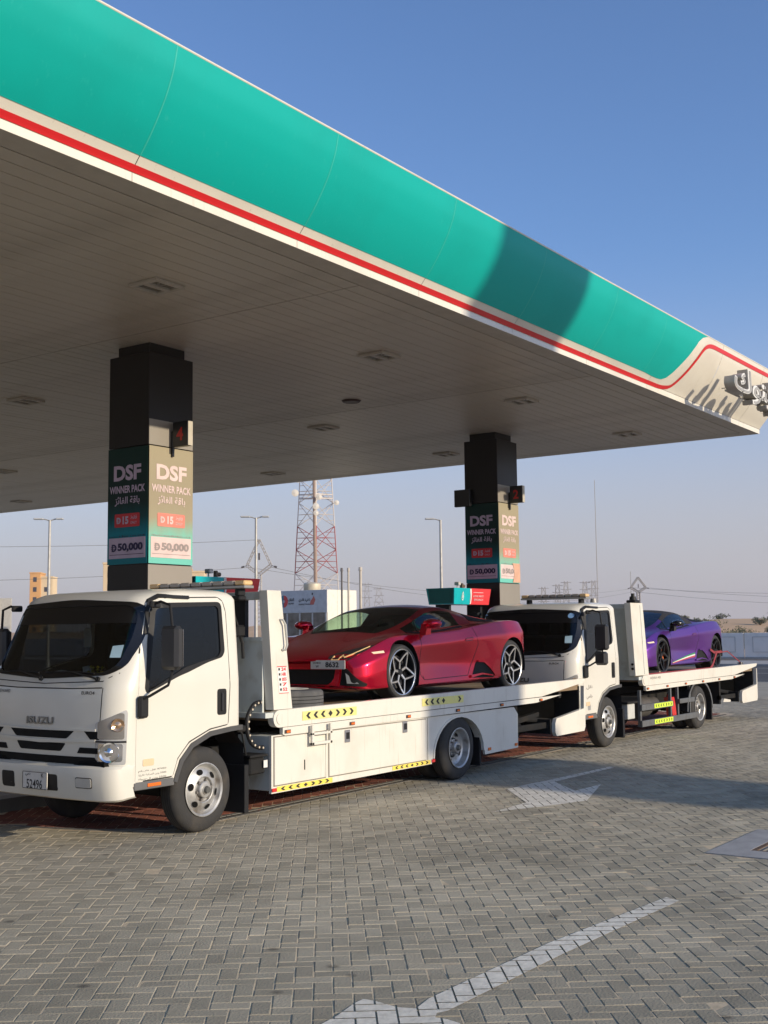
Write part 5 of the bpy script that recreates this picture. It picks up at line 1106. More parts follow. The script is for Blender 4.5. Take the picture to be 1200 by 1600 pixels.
def car_body(roofcol):
    xs = sorted(KEYS); NR = 11; ring = []
    verts = []
    for x in xs:
        row = KEYS[x]; nose = .12*(1 if x < .01 else 0)
        full = [(-y, z) for y, z in row[::-1]][:-1]+[(y, z) for y, z in row][0:]   # from top centre down the near side, round the bottom, up the far side
        full = full[:-1]                     # top centre only once
        for y, z in full:
            xx = x+ (.13*(abs(y)/.66)**2.2 if x < .01 else (.05*(abs(y)/.8)**2 if x < .11 else 0)) - (.17*(abs(y)/.85)**2 if x > 4.1 else .06*(abs(y)/.85)**2 if x > 4.0 else 0)
            verts.append((xx, y, z))
    n = len(full); faces = []; fm = []
    # index along the ring: 0 top centre, near side rows 9..0, then far side 1..9
    rows = list(range(10, -1, -1))+list(range(1, 10))
    for i in range(len(xs)-1):
        for k in range(n):
            a, b = rows[k], rows[(k+1) % n]; lo = min(a, b); hi = max(a, b); x0, x1 = xs[i], xs[i+1]
            m = 0
            if hi == 10 and lo == 9 or (lo, hi) == (8, 9):
                if .98 < x0 < 1.6: m = 1        # windscreen
                if x0 >= 1.85 and x0 < 2.7: m = 3               # roof / soft top
                if x0 >= 2.7 and x0 < 3.1: m = 3
            if (lo, hi) == (7, 8) and 1.5 <= x0 < 3.1: m = 3
            if (lo, hi) == (6, 7) and 2.45 <= x0 < 2.7: m = 3
            if (lo, hi) == (6, 7) and 1.24 <= x0 < 2.45: m = 2   # side glass
            if lo == 0 or (lo, hi) == (0, 1): m = 4
            faces.append((i*n+k, i*n+(k+1) % n, (i+1)*n+(k+1) % n, (i+1)*n+k)); fm.append(m)
    # end caps as quads strips
    for base_, flip in ((0, 0), ((len(xs)-1)*n, 1)):
        for k in range(n//2-0-1 if False else 9):
            a = k; b = k+1; c = n-1-k; d = (n-k) % n
            if k == 0: q = (base_+0, base_+1, base_+n-1)
            else: q = (base_+a, base_+b, base_+n-b, base_+n-a)
            faces.append(q if not flip else q[::-1]); fm.append(0 if not flip else 4 if 2 < k < 8 else 0)
        q = (base_+9, base_+10, base_+11) ; faces.append(q); fm.append(4)
    me = bpy.data.meshes.new('body'); me.from_pydata(verts, [], faces)
    for p, m in zip(me.polygons, fm): p.material_index = m
    bm = bmesh.new(); bm.from_mesh(me); bmesh.ops.recalc_face_normals(bm, faces=bm.faces[:])
    cl_ = bm.edges.layers.float.get('crease_edge') or bm.edges.layers.float.new('crease_edge')
    bm.verts.ensure_lookup_table()
    for e in bm.edges:
        i, j = e.verts[0].index, e.verts[1].index; ri, rj = rows[i % n], rows[j % n]; xi, xj = xs[i//n], xs[j//n]
        if i//n != j//n and ri == rj:
            c = {5: .8, 6: .45, 7: .4, 8: .4, 2: .6, 4: .6, 3: .45}.get(ri, 0)
            if ri in (6, 7, 8) and 0.98 < min(xi, xj) < 2.6: c = .65
            e[cl_] = c
        if i//n == j//n and xi in (1.0,) and min(ri, rj) >= 8: e[cl_] = .6
        if i//n == j//n and xi in (1.85,) and min(ri, rj) >= 8: e[cl_] = .4
        if i//n == j//n and xi in (1.24, 2.45) and {ri, rj} == {6, 7}: e[cl_] = .4
        if i//n == j//n and xi == 4.18: e[cl_] = .7
    bm.to_mesh(me); bm.free(); return me
def car(name, label, loc, paint, roof, rimface, rimdark, purple):
    root = em(name, loc); tag(root, label, 'sports car')
    me = car_body(None); names = [paint, GLG, GLG, roof, INK]
    o = ob('body', me, names, root); md = o.modifiers.new('s', 'SUBSURF'); md.levels = 3; md.render_levels = 3
    me2 = evald(o); o.modifiers.clear(); o.data = me2
    surf = Surf(me2)
    # wheel arches
    for xc, r_ in ((.95, .365), (3.57, .372)):
        g = MB(); g.cyl((xc, -1.2, .335), (xc, -.60, .335), r_, r_, 64); g.cyl((xc, .60, .335), (xc, 1.2, .335), r_, r_, 64); boolean(o, g)
    # split off the glass, so that the cabin can be seen through it
    gm = o.data; bm = bmesh.new(); bm.from_mesh(gm); bm2 = bm.copy()
    bmesh.ops.delete(bm, geom=[f for f in bm.faces if f.material_index in (1, 2)], context='FACES'); bm.to_mesh(gm); bm.free()
    for idx, nm in ((1, 'windscreen'), (2, 'side_window')):
        for side in ((0,) if idx == 1 else (-1, 1)):
            b3 = bm2.copy(); bmesh.ops.delete(b3, geom=[f for f in b3.faces if not (f.material_index == idx and (side == 0 or f.calc_center_median().y*side > 0))], context='FACES')
            m3 = bpy.data.meshes.new(nm); b3.to_mesh(m3); b3.free(); m3.materials.clear(); m3.materials.append(GLG)
            for p in m3.polygons: p.material_index = 0
            m3.shade_smooth(); w_ = ob(nm, m3, GLG, root)
    bm2.free(); gm.materials[1] = paint; gm.materials[2] = paint; fix_sharp(gm, 32)
    # tub: dark floor, seats, steering wheel, dash
    g = MB(); g.box(1.15, 2.9, -.74, .74, .16, .22); g.box(1.15, 1.62, -.70, .70, .60, .79, .05); g.box(2.62, 2.72, -.62, .62, .2, 1.02, .05); g.box(1.3, 2.7, -.16, .16, .2, .58, .04)
    for s in (-1, 1): g.box(1.2, 2.7, s*.80-.04, s*.80+.04, .2, .76, .02)
    ob('cabin_tub', g, INK, root)
    for s in (-.38, .38): g = MB(); g.box(2.0, 2.5, s-.22, s+.22, .25, .42, .05); g.box(2.42, 2.58, s-.22, s+.22, .36, .86, .06); g.box(2.45, 2.56, s-.12, s+.12, .80, .97, .04); ob('seat', g, mat('car_seat', (.03, .03, .03), .6), root)
    g = MB(); c_ = Vector((1.78, -.38, .78)); tq = Matrix.Rotation(R(-65), 4, 'Y'); g.tube([c_+tq @ Vector((.17*math.cos(a), .17*math.sin(a), 0)) for a in np.linspace(0, 2*PI, 21)[:-1]], .013, 6, True); g.cyl(c_, (1.6, -.38, .7), .03, .03, 8); ob('steering_wheel', g, BLK, root)
    SN = frame((0, -2, 0), (1, 0, 0), (0, 0, 1), (0, 1, 0)); SF = frame((0, 2, 0), (1, 0, 0), (0, 0, 1), (0, -1, 0)); FR = frame((-1, 0, 0), (0, 1, 0), (0, 0, 1), (1, 0, 0)); TP = frame((0, 0, 3), (1, 0, 0), (0, 1, 0), (0, 0, -1)); RE = frame((6, 0, 0), (0, 1, 0), (0, 0, 1), (-1, 0, 0))
    lay = lambda nm, poly, fr, m, par=o, off=.003, res=.06, thick=None: ob(nm, surf.lay(MB(), poly, fr, off, res, thick), m, par, smooth=40)
    DK = mat('car_black_gloss', (.010, .010, .011), .18, coat=.4); DKM = mat('car_black_mesh', (.012, .012, .012), .6, spec=.2)
    # wheels
    for xc, rt_, nm in ((.95, .325, 'front_wheel'), (3.57, .335, 'rear_wheel')):
        for s in (-1, 1):
            wl = em(nm, (xc, s*.93, rt_), 0, root); f = -s*-1
            g = MB(); W = .25; pr = [(.262, .008), (.285, .0), (.305, .006), (rt_-.012, .018), (rt_-.002, .035), (rt_, .055), (rt_, W-.05), (rt_-.01, W-.02), (.285, W), (.25, W-.01)]
            g.lathe([(r_, -s*h) for r_, h in pr], n=56); ob('tyre', g, mat('car_tyre', (.022, .022, .022), .7, dirt=(.035, .033, .03)), wl)
            g = MB(); g.lathe([(r_, -s*h) for r_, h in [(.266, .010), (.270, .004), (.262, .002), (.252, .012), (.248, .03), (.245, .14), (.236, .2)]], n=56); ob('rim_barrel', g, rimdark, wl)
            g = MB(); g.lathe([(r_, -s*h) for r_, h in [(.272, .004), (.266, -.002), (.258, .002), (.256, .010)]], n=56); ob('rim_edge', g, rimface, wl)
            def bar(g, p0, p1, w0, w1, dep=.03):
                a = Vector((p0[0], 0, p0[1])); b = Vector((p1[0], 0, p1[1])); t_ = (b-a).normalized(); n_ = Vector((-t_.z, 0, t_.x)); h0, h1 = p0[2], p1[2]
                v = [a+n_*w0/2, b+n_*w1/2, b-n_*w1/2, a-n_*w0/2]; hh = [h0, h1, h1, h0]
                top = [Vector((q.x, -s*h, q.z)) for q, h in zip(v, hh)]; bot = [Vector((q.x, -s*(h+dep), q.z)) for q, h in zip(v, hh)]
                g.add(top+bot, [(0, 1, 2, 3), (4, 5, 6, 7), (0, 1, 5, 4), (1, 2, 6, 5), (2, 3, 7, 6), (3, 0, 4, 7)])
            for k in range(5):
                a0 = 2*PI*k/5+R(90+8); P = lambda r_, a: (r_*math.cos(a), r_*math.sin(a)); sp = em('spoke', (0, 0, 0), 0, wl) if False else None
                for mm, ww, dz, dep in ((rimdark, 1.9, .004, .035), (rimface, 1.0, 0, .006)):
                    g = MB(); d_ = R(25); d2 = R(31)
                    bar(g, (*P(.03, a0), .040+dz), (*P(.125, a0), .028+dz), .026*ww, .022*ww, dep)
                    for s2 in (-1, 1):
                        bar(g, (*P(.120, a0), .0282+dz), (*P(.205, a0+s2*R(27)), .0182+dz), .019*ww, .017*ww, dep)
                        bar(g, (*P(.203, a0+s2*R(27)), .0184+dz), (*P(.259, a0+s2*R(35.8)), .0062+dz), .017*ww, .020*ww, dep)
                    ob('spoke', g, mm, wl, smooth=30)
            g = MB(); g.cyl((0, -s*.06, 0), (0, -s*.030, 0), .045, .036, 20); g.cyl((0, -s*.031, 0), (0, -s*.026, 0), .024, .02, 12); ob('hub', g, rimdark, wl)
            g = MB(); g.cyl((0, -s*.10, 0), (0, -s*.12, 0), .19, .19, 32); ob('brake_disc', g, mat('disc_steel', (.22, .21, .20), .35, .8), wl)
            g = MB(); pts_ = [((.13 if q == 0 else .20)*math.cos(a), (.13 if q == 0 else .20)*math.sin(a)) for q, rng in ((0, np.linspace(-.6, .6, 6)), (1, np.linspace(.6, -.6, 6))) for a in rng]
            y0, y1 = -s*.075, -s*.125; g.prism(pts_, min(y0, y1), max(y0, y1)); cal = ob('brake_caliper', g, mat('caliper_orange', (.75, .17, .05), .4) if purple else mat('caliper_black', (.02, .02, .02), .3), wl)
    # liners of the wheel wells
    for xc, r_ in ((.95, .364), (3.57, .371)):
        for s in (-1, 1):
            g = MB(); n = 28
            for k in range(n):
                a, b = PI*1.15*k/n-.075*PI, PI*1.15*(k+1)/n-.075*PI; p = [(xc+r_*math.cos(t_), .335+r_*math.sin(t_)) for t_ in (a, b)]
                g.add([(p[0][0], s*.60, p[0][1]), (p[1][0], s*.60, p[1][1]), (p[1][0], s*.925, p[1][1]), (p[0][0], s*.925, p[0][1])], [(0, 1, 2, 3)])
            g.add([(xc+r_*math.cos(t_), s*.61, .335+r_*math.sin(t_)) for t_ in np.linspace(0, 2*PI, 29)[:-1]], [tuple(range(28))]); ob('wheel_well', g, DKM, root, smooth=50)
    # nose: black intakes, red blades, headlights, splitter
    gr = lay('front_intake', rnd_poly([(-.58, .375), (.58, .375), (.60, .30), (.46, .205), (-.46, .205), (-.60, .30)], .02), FR, DKM, off=.004)
    lay('splitter', [(-.86, .13), (.86, .13), (.86, .165), (.45, .185), (-.45, .185), (-.86, .165)], FR, DK, off=.012)
    for s in (-1, 1):
        ci = lay('corner_intake', rnd_poly([(s*.66, .385), (s*.72, .385), (s*.895, .215), (s*.88, .185), (s*.63, .20)], .012), FR, DKM, off=.012, res=.03)
        g = MB(); a = surf.hit(s*.71, .34, FR, .022)[0]; b = surf.hit(s*.73, .22, FR, .026)[0]; c_ = surf.hit(s*.84, .22, FR, .022)[0]; g.add([a, b, c_], [(0, 1, 2)]); ob('intake_fin', g, mat('fin_grey', (.25, .25, .24), .4, .3), ci)
        g = surf.lay(MB(), [(s*.58, .40), (s*.64, .395), (s*.605, .19), (s*.44, .18), (s*.50, .205), (s*.55, .28)], FR, .016, .05); ob('intake_blade', g, paint, o)
        # headlight seen from the diagonal above
        TPd = frame((-.9, s*.9*.35, 1.6), (.30*.0+.94, s*.34, 0), (.0, -s*.94, .34*0), (.72, -s*.0, -.75))
        hp = [(.075, .50), (.12, .62), (.47, .84), (.53, .845), (.45, .74), (.33, .66), (.30, .56), (.20, .50)]
        hp3 = [(p[0], s*p[1]) for p in hp]
        hpf = [(s*a, b) for a, b in [(.47, .53), (.50, .445), (.62, .440), (.745, .485), (.835, .585), (.855, .65), (.72, .625), (.58, .575)]]
        hl = lay('headlight', hpf, FR, mat('headlight_black', (.03, .03, .032), .15, coat=.6), off=.004)
        lay('running_light', strip([(s*.53, .482), (s*.61, .484), (s*.635, .535), (s*.67, .512), (s*.73, .545), (s*.815, .63)], .011), FR, mat('drl_amber', (.90, .62, .28), .25), hl, off=.008, res=.04)
        lay('running_light', strip([(s*.53, .482), (s*.535, .525)], .013), FR, mat('drl_amber', (.90, .62, .28), .25), hl, off=.009, res=.04)
        fr = SN if s < 0 else SF
        lay('side_marker', [(.42, .545), (.58, .555), (.58, .58), (.40, .565)], fr, mat('marker_clear', (.80, .66, .45), .3), off=.004)
        lay('side_intake', rnd_poly([(2.50, .20), (2.63, .40), (2.75, .41), (3.05, .225), (3.02, .19)], .02), fr, DKM, off=.004)
        lay('intake_trim', strip([(2.66, .408), (2.78, .40), (2.92, .32), (3.05, .22)], .022), fr, paint, off=.022, res=.05)
        lay('intake_blade', [(2.47, .235), (2.72, .255), (2.98, .225), (2.98, .21), (2.72, .235), (2.47, .20)], fr, paint, off=.024, res=.05)
        lay('sill_skirt', [(1.32, .13), (3.18, .15), (3.18, .185), (2.3, .175), (1.32, .165)], fr, DK if purple else paint, off=.012)
        gap = mat('car_gap', (.006, .006, .006), .6)
        lay('door_gap', strip([(1.40, .75), (1.36, .56), (1.345, .28), (1.42, .215), (2.42, .235), (2.56, .42), (2.66, .62), (2.64, .72), (2.60, .85)], .008), fr, gap, off=.0012, thick=.002)
        lay('door_handle', rnd_poly([(2.36, .665), (2.54, .675), (2.55, .715), (2.38, .705)], .015), fr, mat('handle_recess', (.08, .005, .012) if not purple else (.05, .02, .08), .3), off=.002, thick=.003); lay('handle_blade', [(2.38, .678), (2.53, .688), (2.53, .702), (2.38, .694)], fr, paint, off=.008, thick=.006)
        lay('body_crease', strip([(1.45, .30), (1.9, .43), (2.35, .56), (2.60, .60)], .018), fr, paint, off=.004, thick=.0035) if False else None
        lay('buttress_intake', rnd_poly([(2.76, s*.74), (2.82, s*.58), (3.40, s*.70), (3.30, s*.80)], .02), TP, DKM, off=.004)
        lay('window_seal', strip([(1.26, .79), (1.50, .775), (2.0, .81), (2.44, .855)], .014), fr, BLK, off=.006)
        lay('quarter_pillar', strip([(1.48, .80), (1.56, .93)], .022), fr, DK, off=.006)
        g = MB(); yy = s*.86; mm = DK if purple else paint
        g.lathe([(0, -.12), (.045, -.105), (.072, -.06), (.078, .0), (.074, .05), (.0, .055)], (0, 0, 0), 16, 'x'); g.xf(Matrix.Translation((1.49, s*1.0, .89)) @ Matrix.Scale(1.45, 4, (0, 1, 0)) @ Matrix.Scale(.78, 4, (0, 0, 1))); mr_ = ob('door_mirror', g, mm, root)
        g = MB(); g.prism([(1.40, .75), (1.52, .76), (1.53, .89), (1.45, .89)], min(s*.87, s*.96), max(s*.87, s*.96)); ob('mirror_stalk', g, DK if purple else paint, mr_)
        g = MB(); g.box(1.546, 1.55, s*1.0-.08, s*1.0+.08, .84, .93); ob('mirror_glass', g, CHROME, mr_)
        lay('tail_light', [(s*.50, .72), (s*.80, .74), (s*.80, .78), (s*.50, .77)], RE, mat('tail_red', (.5, .02, .02), .3), off=.006)
        if purple and s < 0:
            for k, (cn, cc) in enumerate((('stripe_green', (.02, .22, .06)), ('stripe_white', (.70, .68, .62)), ('stripe_red', (.50, .03, .03)))):
                dz = -.028*k; lay('side_stripe', [(1.36, .205+dz*.2), (2.50, .355+dz), (2.50-.02*k, .330+dz), (1.36, .20+dz*.2-.006)], fr, mat(cn, cc, .4), off=.004+.001*k)
    lay('bonnet_gap', strip([(.16, -.52), (.30, -.50), (.75, -.60), (1.05, -.70)], .008), TP, gap, off=.001, thick=.002); lay('bonnet_gap', strip([(.16, .52), (.30, .50), (.75, .60), (1.05, .70)], .008), TP, gap, off=.001, thick=.002)
    if False: lay('bonnet_crease', strip([(.40, -.30), (1.05, -.42)], .02), TP, paint, off=.004, thick=.005)
    if False: lay('bonnet_crease', strip([(.40, .30), (1.05, .42)], .02), TP, paint, off=.004, thick=.005)
    lay('engine_cover', rnd_poly([(3.2, -.45), (4.2, -.40), (4.2, .40), (3.2, .45)], .05), TP, DKM, off=.004, res=.1); lay('rear_grille', [(-.7, .45), (.7, .45), (.7, .70), (-.7, .70)], RE, DKM, off=.004, res=.1)
    g = MB(); g.box(4.25, 4.48, -.75, .75, .965, .985, .006); g.box(4.3, 4.36, -.5, -.46, .90, .966); g.box(4.3, 4.36, .46, .5, .90, .966); ob('rear_wing', g, paint, root) if False else None
    if not purple:
        pp = surf.hit(-.70, .435, FR, .012)[0]; pq = surf.hit(-.28, .435, FR, .012)[0]; ux = (pp-pq); ux.z = 0; ux.normalize(); mid = (pp+pq)/2+ux.cross(Vector((0, 0, 1)))*.02
        pl = em('number_plate', mid, math.atan2(ux.y, ux.x), root)
        g = MB(); g.prism(rnd_poly([(-.23, -.05), (.23, -.05), (.23, .05), (-.23, .05)], .008), -.012, -.004, 'xz'); ob('plate', g, mat('plate_white', (.66, .64, .60), .4), pl)
        text_ob('lettering', '8632', INKP, pl, (.06, -.012, 0), (1, 0, 0), (0, 0, 1), width=.18, height=.06, weight=.03, off=.002)
        text_ob('lettering', 'DUBAI', INKP, pl, (-.145, -.012, .02), (1, 0, 0), (0, 0, 1), width=.10, height=.02, weight=.01, off=.002); text_ob('lettering', 'W', INKP, pl, (-.14, -.012, -.02), (1, 0, 0), (0, 0, 1), height=.028, weight=.01, off=.002)
        g = MB(); g.box(-.18, .18, -.0035, .10, -.04, .04); ob('plate_bracket', g, BLK, pl)
    return root, surf
def carpaint(name, c0, c1, rough, coat):
    m = bpy.data.materials.new(name); m.use_nodes = True; n = m.node_tree.nodes; l = m.node_tree.links; b = n['Principled BSDF']
    b.inputs['Metallic'].default_value = .82; b.inputs['Roughness'].default_value = rough; b.inputs['Coat Weight'].default_value = coat; b.inputs['Coat Roughness'].default_value = .025
    tc = n.new('ShaderNodeTexCoord'); v = n.new('ShaderNodeTexVoronoi'); v.inputs['Scale'].default_value = 900; l.new(tc.outputs['Object'], v.inputs['Vector'])
    mx = n.new('ShaderNodeMix'); mx.data_type = 'RGBA'; mx.inputs[6].default_value = (*c0, 1); mx.inputs[7].default_value = (*c1, 1); l.new(v.outputs['Color'], mx.inputs[0]); l.new(mx.outputs[2], b.inputs['Base Color']); return m
RED = carpaint('red_car_paint', (.56, .0, .02), (.80, .003, .045), .24, .7); PUR = carpaint('purple_car_paint', (.13, .032, .25), (.20, .055, .36), .36, .25)
RSIL = mat('rim_machined', (.78, .77, .75), .22, .85); RDK = mat('rim_dark', (.02, .02, .022), .3, .3)
car_r, sr = car('sports_car', 'metallic red low sports car with silver and black wheels on the nearer flatbed', (10.675, 8.865, 1.002), RED, carpaint('red_roof', (.28, .006, .02), (.36, .01, .03), .42, .3), RSIL, RDK, False)
car_p, sp_ = car('sports_car', 'satin purple sports car with black roof and tricolour side stripe strapped on the farther flatbed', (18.83, 8.96, 1.002), PUR, mat('soft_top_black', (.022, .021, .024), .75), mat('rim_black', (.025, .025, .027), .3, .4), RDK, True)
# lashing straps on the farther truck
STR = mat('red_webbing', (.24, .03, .04), .8, var=.15, scale=30)
def strap(pts, w, label):
    g = MB(); P = [Vector(p) for p in pts]
    for i in range(len(P)-1):
        a, b = P[i], P[i+1]; t_ = (b-a).normalized(); n_ = t_.cross(Vector((0, 1, 0)))
        n_ = n_.normalized()*w/2 if n_.length > .1 else Vector((0, 0, w/2)); d = Vector((0, .004, 0)); g.add([a-n_-d, b-n_-d, b+n_-d, a+n_-d, a-n_+d, b-n_+d, b+n_+d, a+n_+d], [(0, 1, 2, 3), (4, 7, 6, 5), (0, 4, 5, 1), (2, 6, 7, 3), (0, 3, 7, 4), (1, 5, 6, 2)])
    return tag(ob('lashing_strap', g, STR, smooth=0), label, 'strap', 'red lashing straps on the purple car')
strap([(21.95, 7.98, 1.40), (22.10, 7.96, 1.34), (22.45, 7.94, 1.35)], .045, 'short red strap across the upper front of the purple car rear wheel')
strap([(21.75, 7.93, 1.03), (21.9, 7.92, 1.12), (22.2, 7.95, 1.33)], .055, 'wide red lashing strap slanting up to the purple car rear wheel')
strap([(22.45, 7.94, 1.34), (22.8, 7.95, 1.35), (23.6, 7.98, 1.12)], .02, 'long thin red strap running from the purple car rear wheel to the bed tail')
g = MB(); g.prism([(18.75, 1.04), (21.7, 1.05), (21.7, 1.075), (18.75, 1.06)], 7.90, 7.915); tag(ob('lashing_strap', g, STR), 'red strap lying along the edge of the farther bed under the purple car', 'strap', 'red lashing straps on the purple car')
g = MB(); g.box(23.58, 23.68, 7.94, 8.0, 1.06, 1.13, .01); g.cyl((23.6, 7.92, 1.10), (23.6, 8.03, 1.10), .012, .012, 8); tag(ob('ratchet_buckle', g, mat('ratchet_steel', (.35, .34, .32), .4, .8)), 'small steel ratchet buckle at the tail end of the farther bed', 'ratchet')
g = MB(); g.prism([(19.30, 1.002), (19.44, 1.002), (19.42, 1.06), (19.34, 1.09)], 7.93, 8.12); tag(ob('wheel_chock', g, mat('chock_wood', (.3, .25, .18), .8)), 'small wooden wheel chock by the purple car front wheel', 'chock')

# ================================================================== BACKGROUND
# fuel dispensers on the island
FT = mat('dispenser_teal', (.0, .42, .46), .4, coat=.3); FR_ = mat('dispenser_red', (.72, .045, .05), .4, coat=.3); FD = mat('dispenser_shaded_teal', (.0, .16, .15), .4)
def dispenser(x0, label, seg):
    t = em('fuel_dispenser', (x0, 11.0, .16)); tag(t, label, 'fuel pump', 'fuel dispensers on the island')
    L = 1.2; D = .52
    g = MB(); g.box(.06, L-.06, .06, D-.06, 0, 1.55, .02); ob('cabinet', g, mat('dispenser_grey', (.10, .10, .11), .4), t)
    g = MB(); g.box(.12, L-.12, .045, .0595, .9, 1.45, .004); ob('display_panel', g, DG, t)
    for xa in (.03, L-.10): g = MB(); g.box(xa, xa+.07, .12, D-.12, 1.55, 2.10); ob('header_post', g, BLK, t)
    zb, zt = 2.105, 2.39
    P = [(0, 0), (L, 0), (L, D), (0, D)]
    def slab(x0_, x1_, m, nm, par=t):
        g = MB(); o_ = .035; v = []
        for x in (x0_, x1_):
            xo = -1 if x == 0 else (1 if x == L else 0)
            for (y, z, s) in ((0, zb, 0), (D, zb, 0), (D, zt, 1), (0, zt, 1)): v.append((x+xo*o_*s, y+(-o_*s if y == 0 else o_*s), z))
        g.add(v, [(0, 1, 2, 3), (4, 7, 6, 5), (0, 4, 5, 1), (1, 5, 6, 2), (2, 6, 7, 3), (3, 7, 4, 0)]); return ob(nm, g, m, par, smooth=0)
    a = slab(0, L*.44, FT, 'header_teal'); b = slab(L*.44+.001, L, FR_, 'header_red')
    g = MB(); g.add([(-.0, .02, zb+.02), (-.0, D-.02, zb+.02), (-.034, D-.01, zt-.01), (-.034, -.01, zt-.01)], [(0, 1, 2, 3)]); g.v = [(v[0]-.003, v[1], v[2]) for v in g.v]; ob('shaded_end_face', g, FD, a, smooth=0)  # darker teal paints the shade on the end turned from the sun
    # flame mark and curved divider on the front
    def fr(u, v): return (u, -.004-.035*(v-zb)/(zt-zb)-.002, v)
    dv = [(L*.44+.02*math.sin((z-zb)/(zt-zb)*PI*1.5), z) for z in np.linspace(zb+.01, zt-.01, 9)]
    g = MB(); pts = [(u-.012, z) for u, z in dv]+[(u+.03-.01*math.sin((z-zb)*20), z) for u, z in dv[::-1]]; g.add([fr(u, z) for u, z in pts], [tuple(range(len(pts)))]); ob('divider_print', g, PAPER, a, smooth=0)
    for s_, m_ in ((1, PAPER), (.72, FT), (.42, PAPER)):
        fl = [(0, .09), (.02, .05), (.035, .0), (.036, -.04), (.018, -.068), (0, -.075), (-.018, -.068), (-.036, -.04), (-.035, 0), (-.02, .05)]
        g = MB(); q = [(L*.22+u*s_, (zb+zt)/2+(v-.02*(1-s_))*s_) for u, v in fl]; g.add([(p[0], p[1]-.0015*(3-2*s_), p[2]) for p in [fr(*c) for c in q]], [tuple(range(10))]); ob('flame_print', g, m_, a, smooth=0)
    if seg:
        text_ob('lettering', 'SEGREGATION', mat('pale_pink_print', (.72, .5, .5), .5), b, (L*.72, -.018, zb+.055), (1, 0, 0), (0, -.12, .993), width=.50, height=.042, weight=.015, off=.008)
    else:
        for k, (sx, ww) in enumerate((('ZONE', .34), ('SPEED MODE', .36), ('SPEED MATES', .32))): text_ob('lettering', 'LONG MUST' if k == 1 else ('EFFICIENCY' if k == 2 else '-----------'), mat('pale_pink_print', (.72, .5, .5), .5), b, (L*.66, -.022, zt-.07-k*.065), (1, 0, 0), (0, -.12, .993), width=ww, height=.012 if k == 0 else .036, weight=.012, off=.010)
    for k in range(3):
        g = MB(); x = .2+k*.38; g.tube([(x, .03, 1.62), (x+.02, -.10, 1.5), (x+.06, -.16, 1.0), (x+.10, -.12, .55), (x+.13, -.02, .8), (x+.14, .02, 1.1)], .016, 6); h_ = ob('hose', g, BLK, t); g = MB(); g.box(x+.11, x+.17, -.04, .04, 1.05, 1.28, .012); ob('nozzle', g, FR_ if k == 1 else BLK, h_)
    g = MB(); g.tube([(.45, .2, zt), (.45, .2, zt+.06)], .012, 6); g.box(.42, .50, .15, .25, zt+.06, zt+.12, .01); ob('camera', g, mat('cam_white', (.5, .48, .44), .4), t)
    g = MB(); g.box(.56, .60, .16, .22, zt+.0, zt+.10, .008); g.cyl((.60, .19, zt+.05), (.66, .19, zt+.05), .03, .03, 10); ob('speaker', g, mat('speaker_bronze', (.12, .09, .06), .5), t)
    return t
dispenser(11.33, 'fuel dispenser header behind the nearer cab, blue then red with SEGREGATION lettering', True)
dispenser(17.72, 'fuel dispenser with teal flame and coral red header left of the second column', False)
g = MB(); g.box(0, .5, 0, .42, 0, 1.25, .02); g.box(.05, .45, -.012, 0, .7, 1.15, .004); t = ob('payment_kiosk', g, mat('dispenser_grey', (.10, .10, .11), .4), None, (14.6, 11.1, .16)); tag(t, 'low grey payment post on the fuel island between the columns', 'payment kiosk')

# white service kiosk
K = em('service_kiosk', (33.14, 25.81, 0)); tag(K, 'small white inspection kiosk with glass front and two logos behind the red car', 'kiosk')
KW = mat('kiosk_white', (.70, .67, .58), .5, dirt=(.62, .58, .50)); KG = mat('kiosk_fascia', (.60, .62, .64), .45)
g = MB(); g.box(.03, 1.75, .03, 2.5, 0, 3.25); ob('wall', g, KW, K)
for k in range(3): g = MB(); g.box(0.03+k*.573, .03+(k+1)*.573-.008, .0, .0295, .02, 3.30, .004); ob('wall_panel', g, KW, K)
g = MB(); g.box(0, .029, .0, 2.5, 2.50, 3.30, .005); ob('fascia', g, KG, K)
g = MB()
for y in (.02, .62, 1.2, 1.78, 2.4): g.box(-.01, .0295, y, y+.07, .05, 2.495, .004)
ob('window_frame', g, mat('alu_frame', (.5, .5, .5), .4, .5), K)
for k, y in enumerate((.09, .69, 1.27, 1.85)): g = MB(); g.box(.005, .012, y, y+.53, .1, 2.49); pn = ob('window', g, mat('kiosk_glass', (.12, .12, .115), .08, .0, .5, var=.4, scale=3), K)
g = MB(); g.lathe([(.14, 3.30), (.16, 3.62), (.30, 3.66), (.33, 3.72), (.33, 3.95), (.26, 4.0), (.0, 4.02)], (2.3, 2.5, -.32), 24, 'z'); ob('roof_cowl', g, mat('cowl_cream', (.62, .55, .42), .5, .2), K)
def on_f(nm, poly, m, dy=0): g = MB(); g.add([(-.003-dy, y, z) for y, z in poly], [tuple(range(len(poly)))]); return ob(nm, g, m, K, smooth=0)
cy, cz = 1.98, 2.92; ring_ = lambda a0, a1, r0, r1: [(cy-r1*math.cos(a), cz+r1*math.sin(a)*1.1) for a in np.linspace(a0, a1, 12)]+[(cy-r0*math.cos(a), cz+r0*math.sin(a)*1.1) for a in np.linspace(a1, a0, 12)]
on_f('logo_red', ring_(-PI/2, PI/2, .05, .20), FR_); on_f('logo_blue', ring_(PI/2, 1.5*PI, .05, .20), mat('logo_blue', (.03, .22, .32), .4))
text_ob('lettering', arab('الفاف'), INKP, K, (-.002, 1.64, 2.98), (0, -1, 0), (0, 0, 1), width=.28, height=.12, weight=.02, off=.004); text_ob('lettering', 'ALFAF', INKP, K, (-.002, 1.64, 2.84), (0, -1, 0), (0, 0, 1), width=.26, height=.06, weight=.03, off=.004)
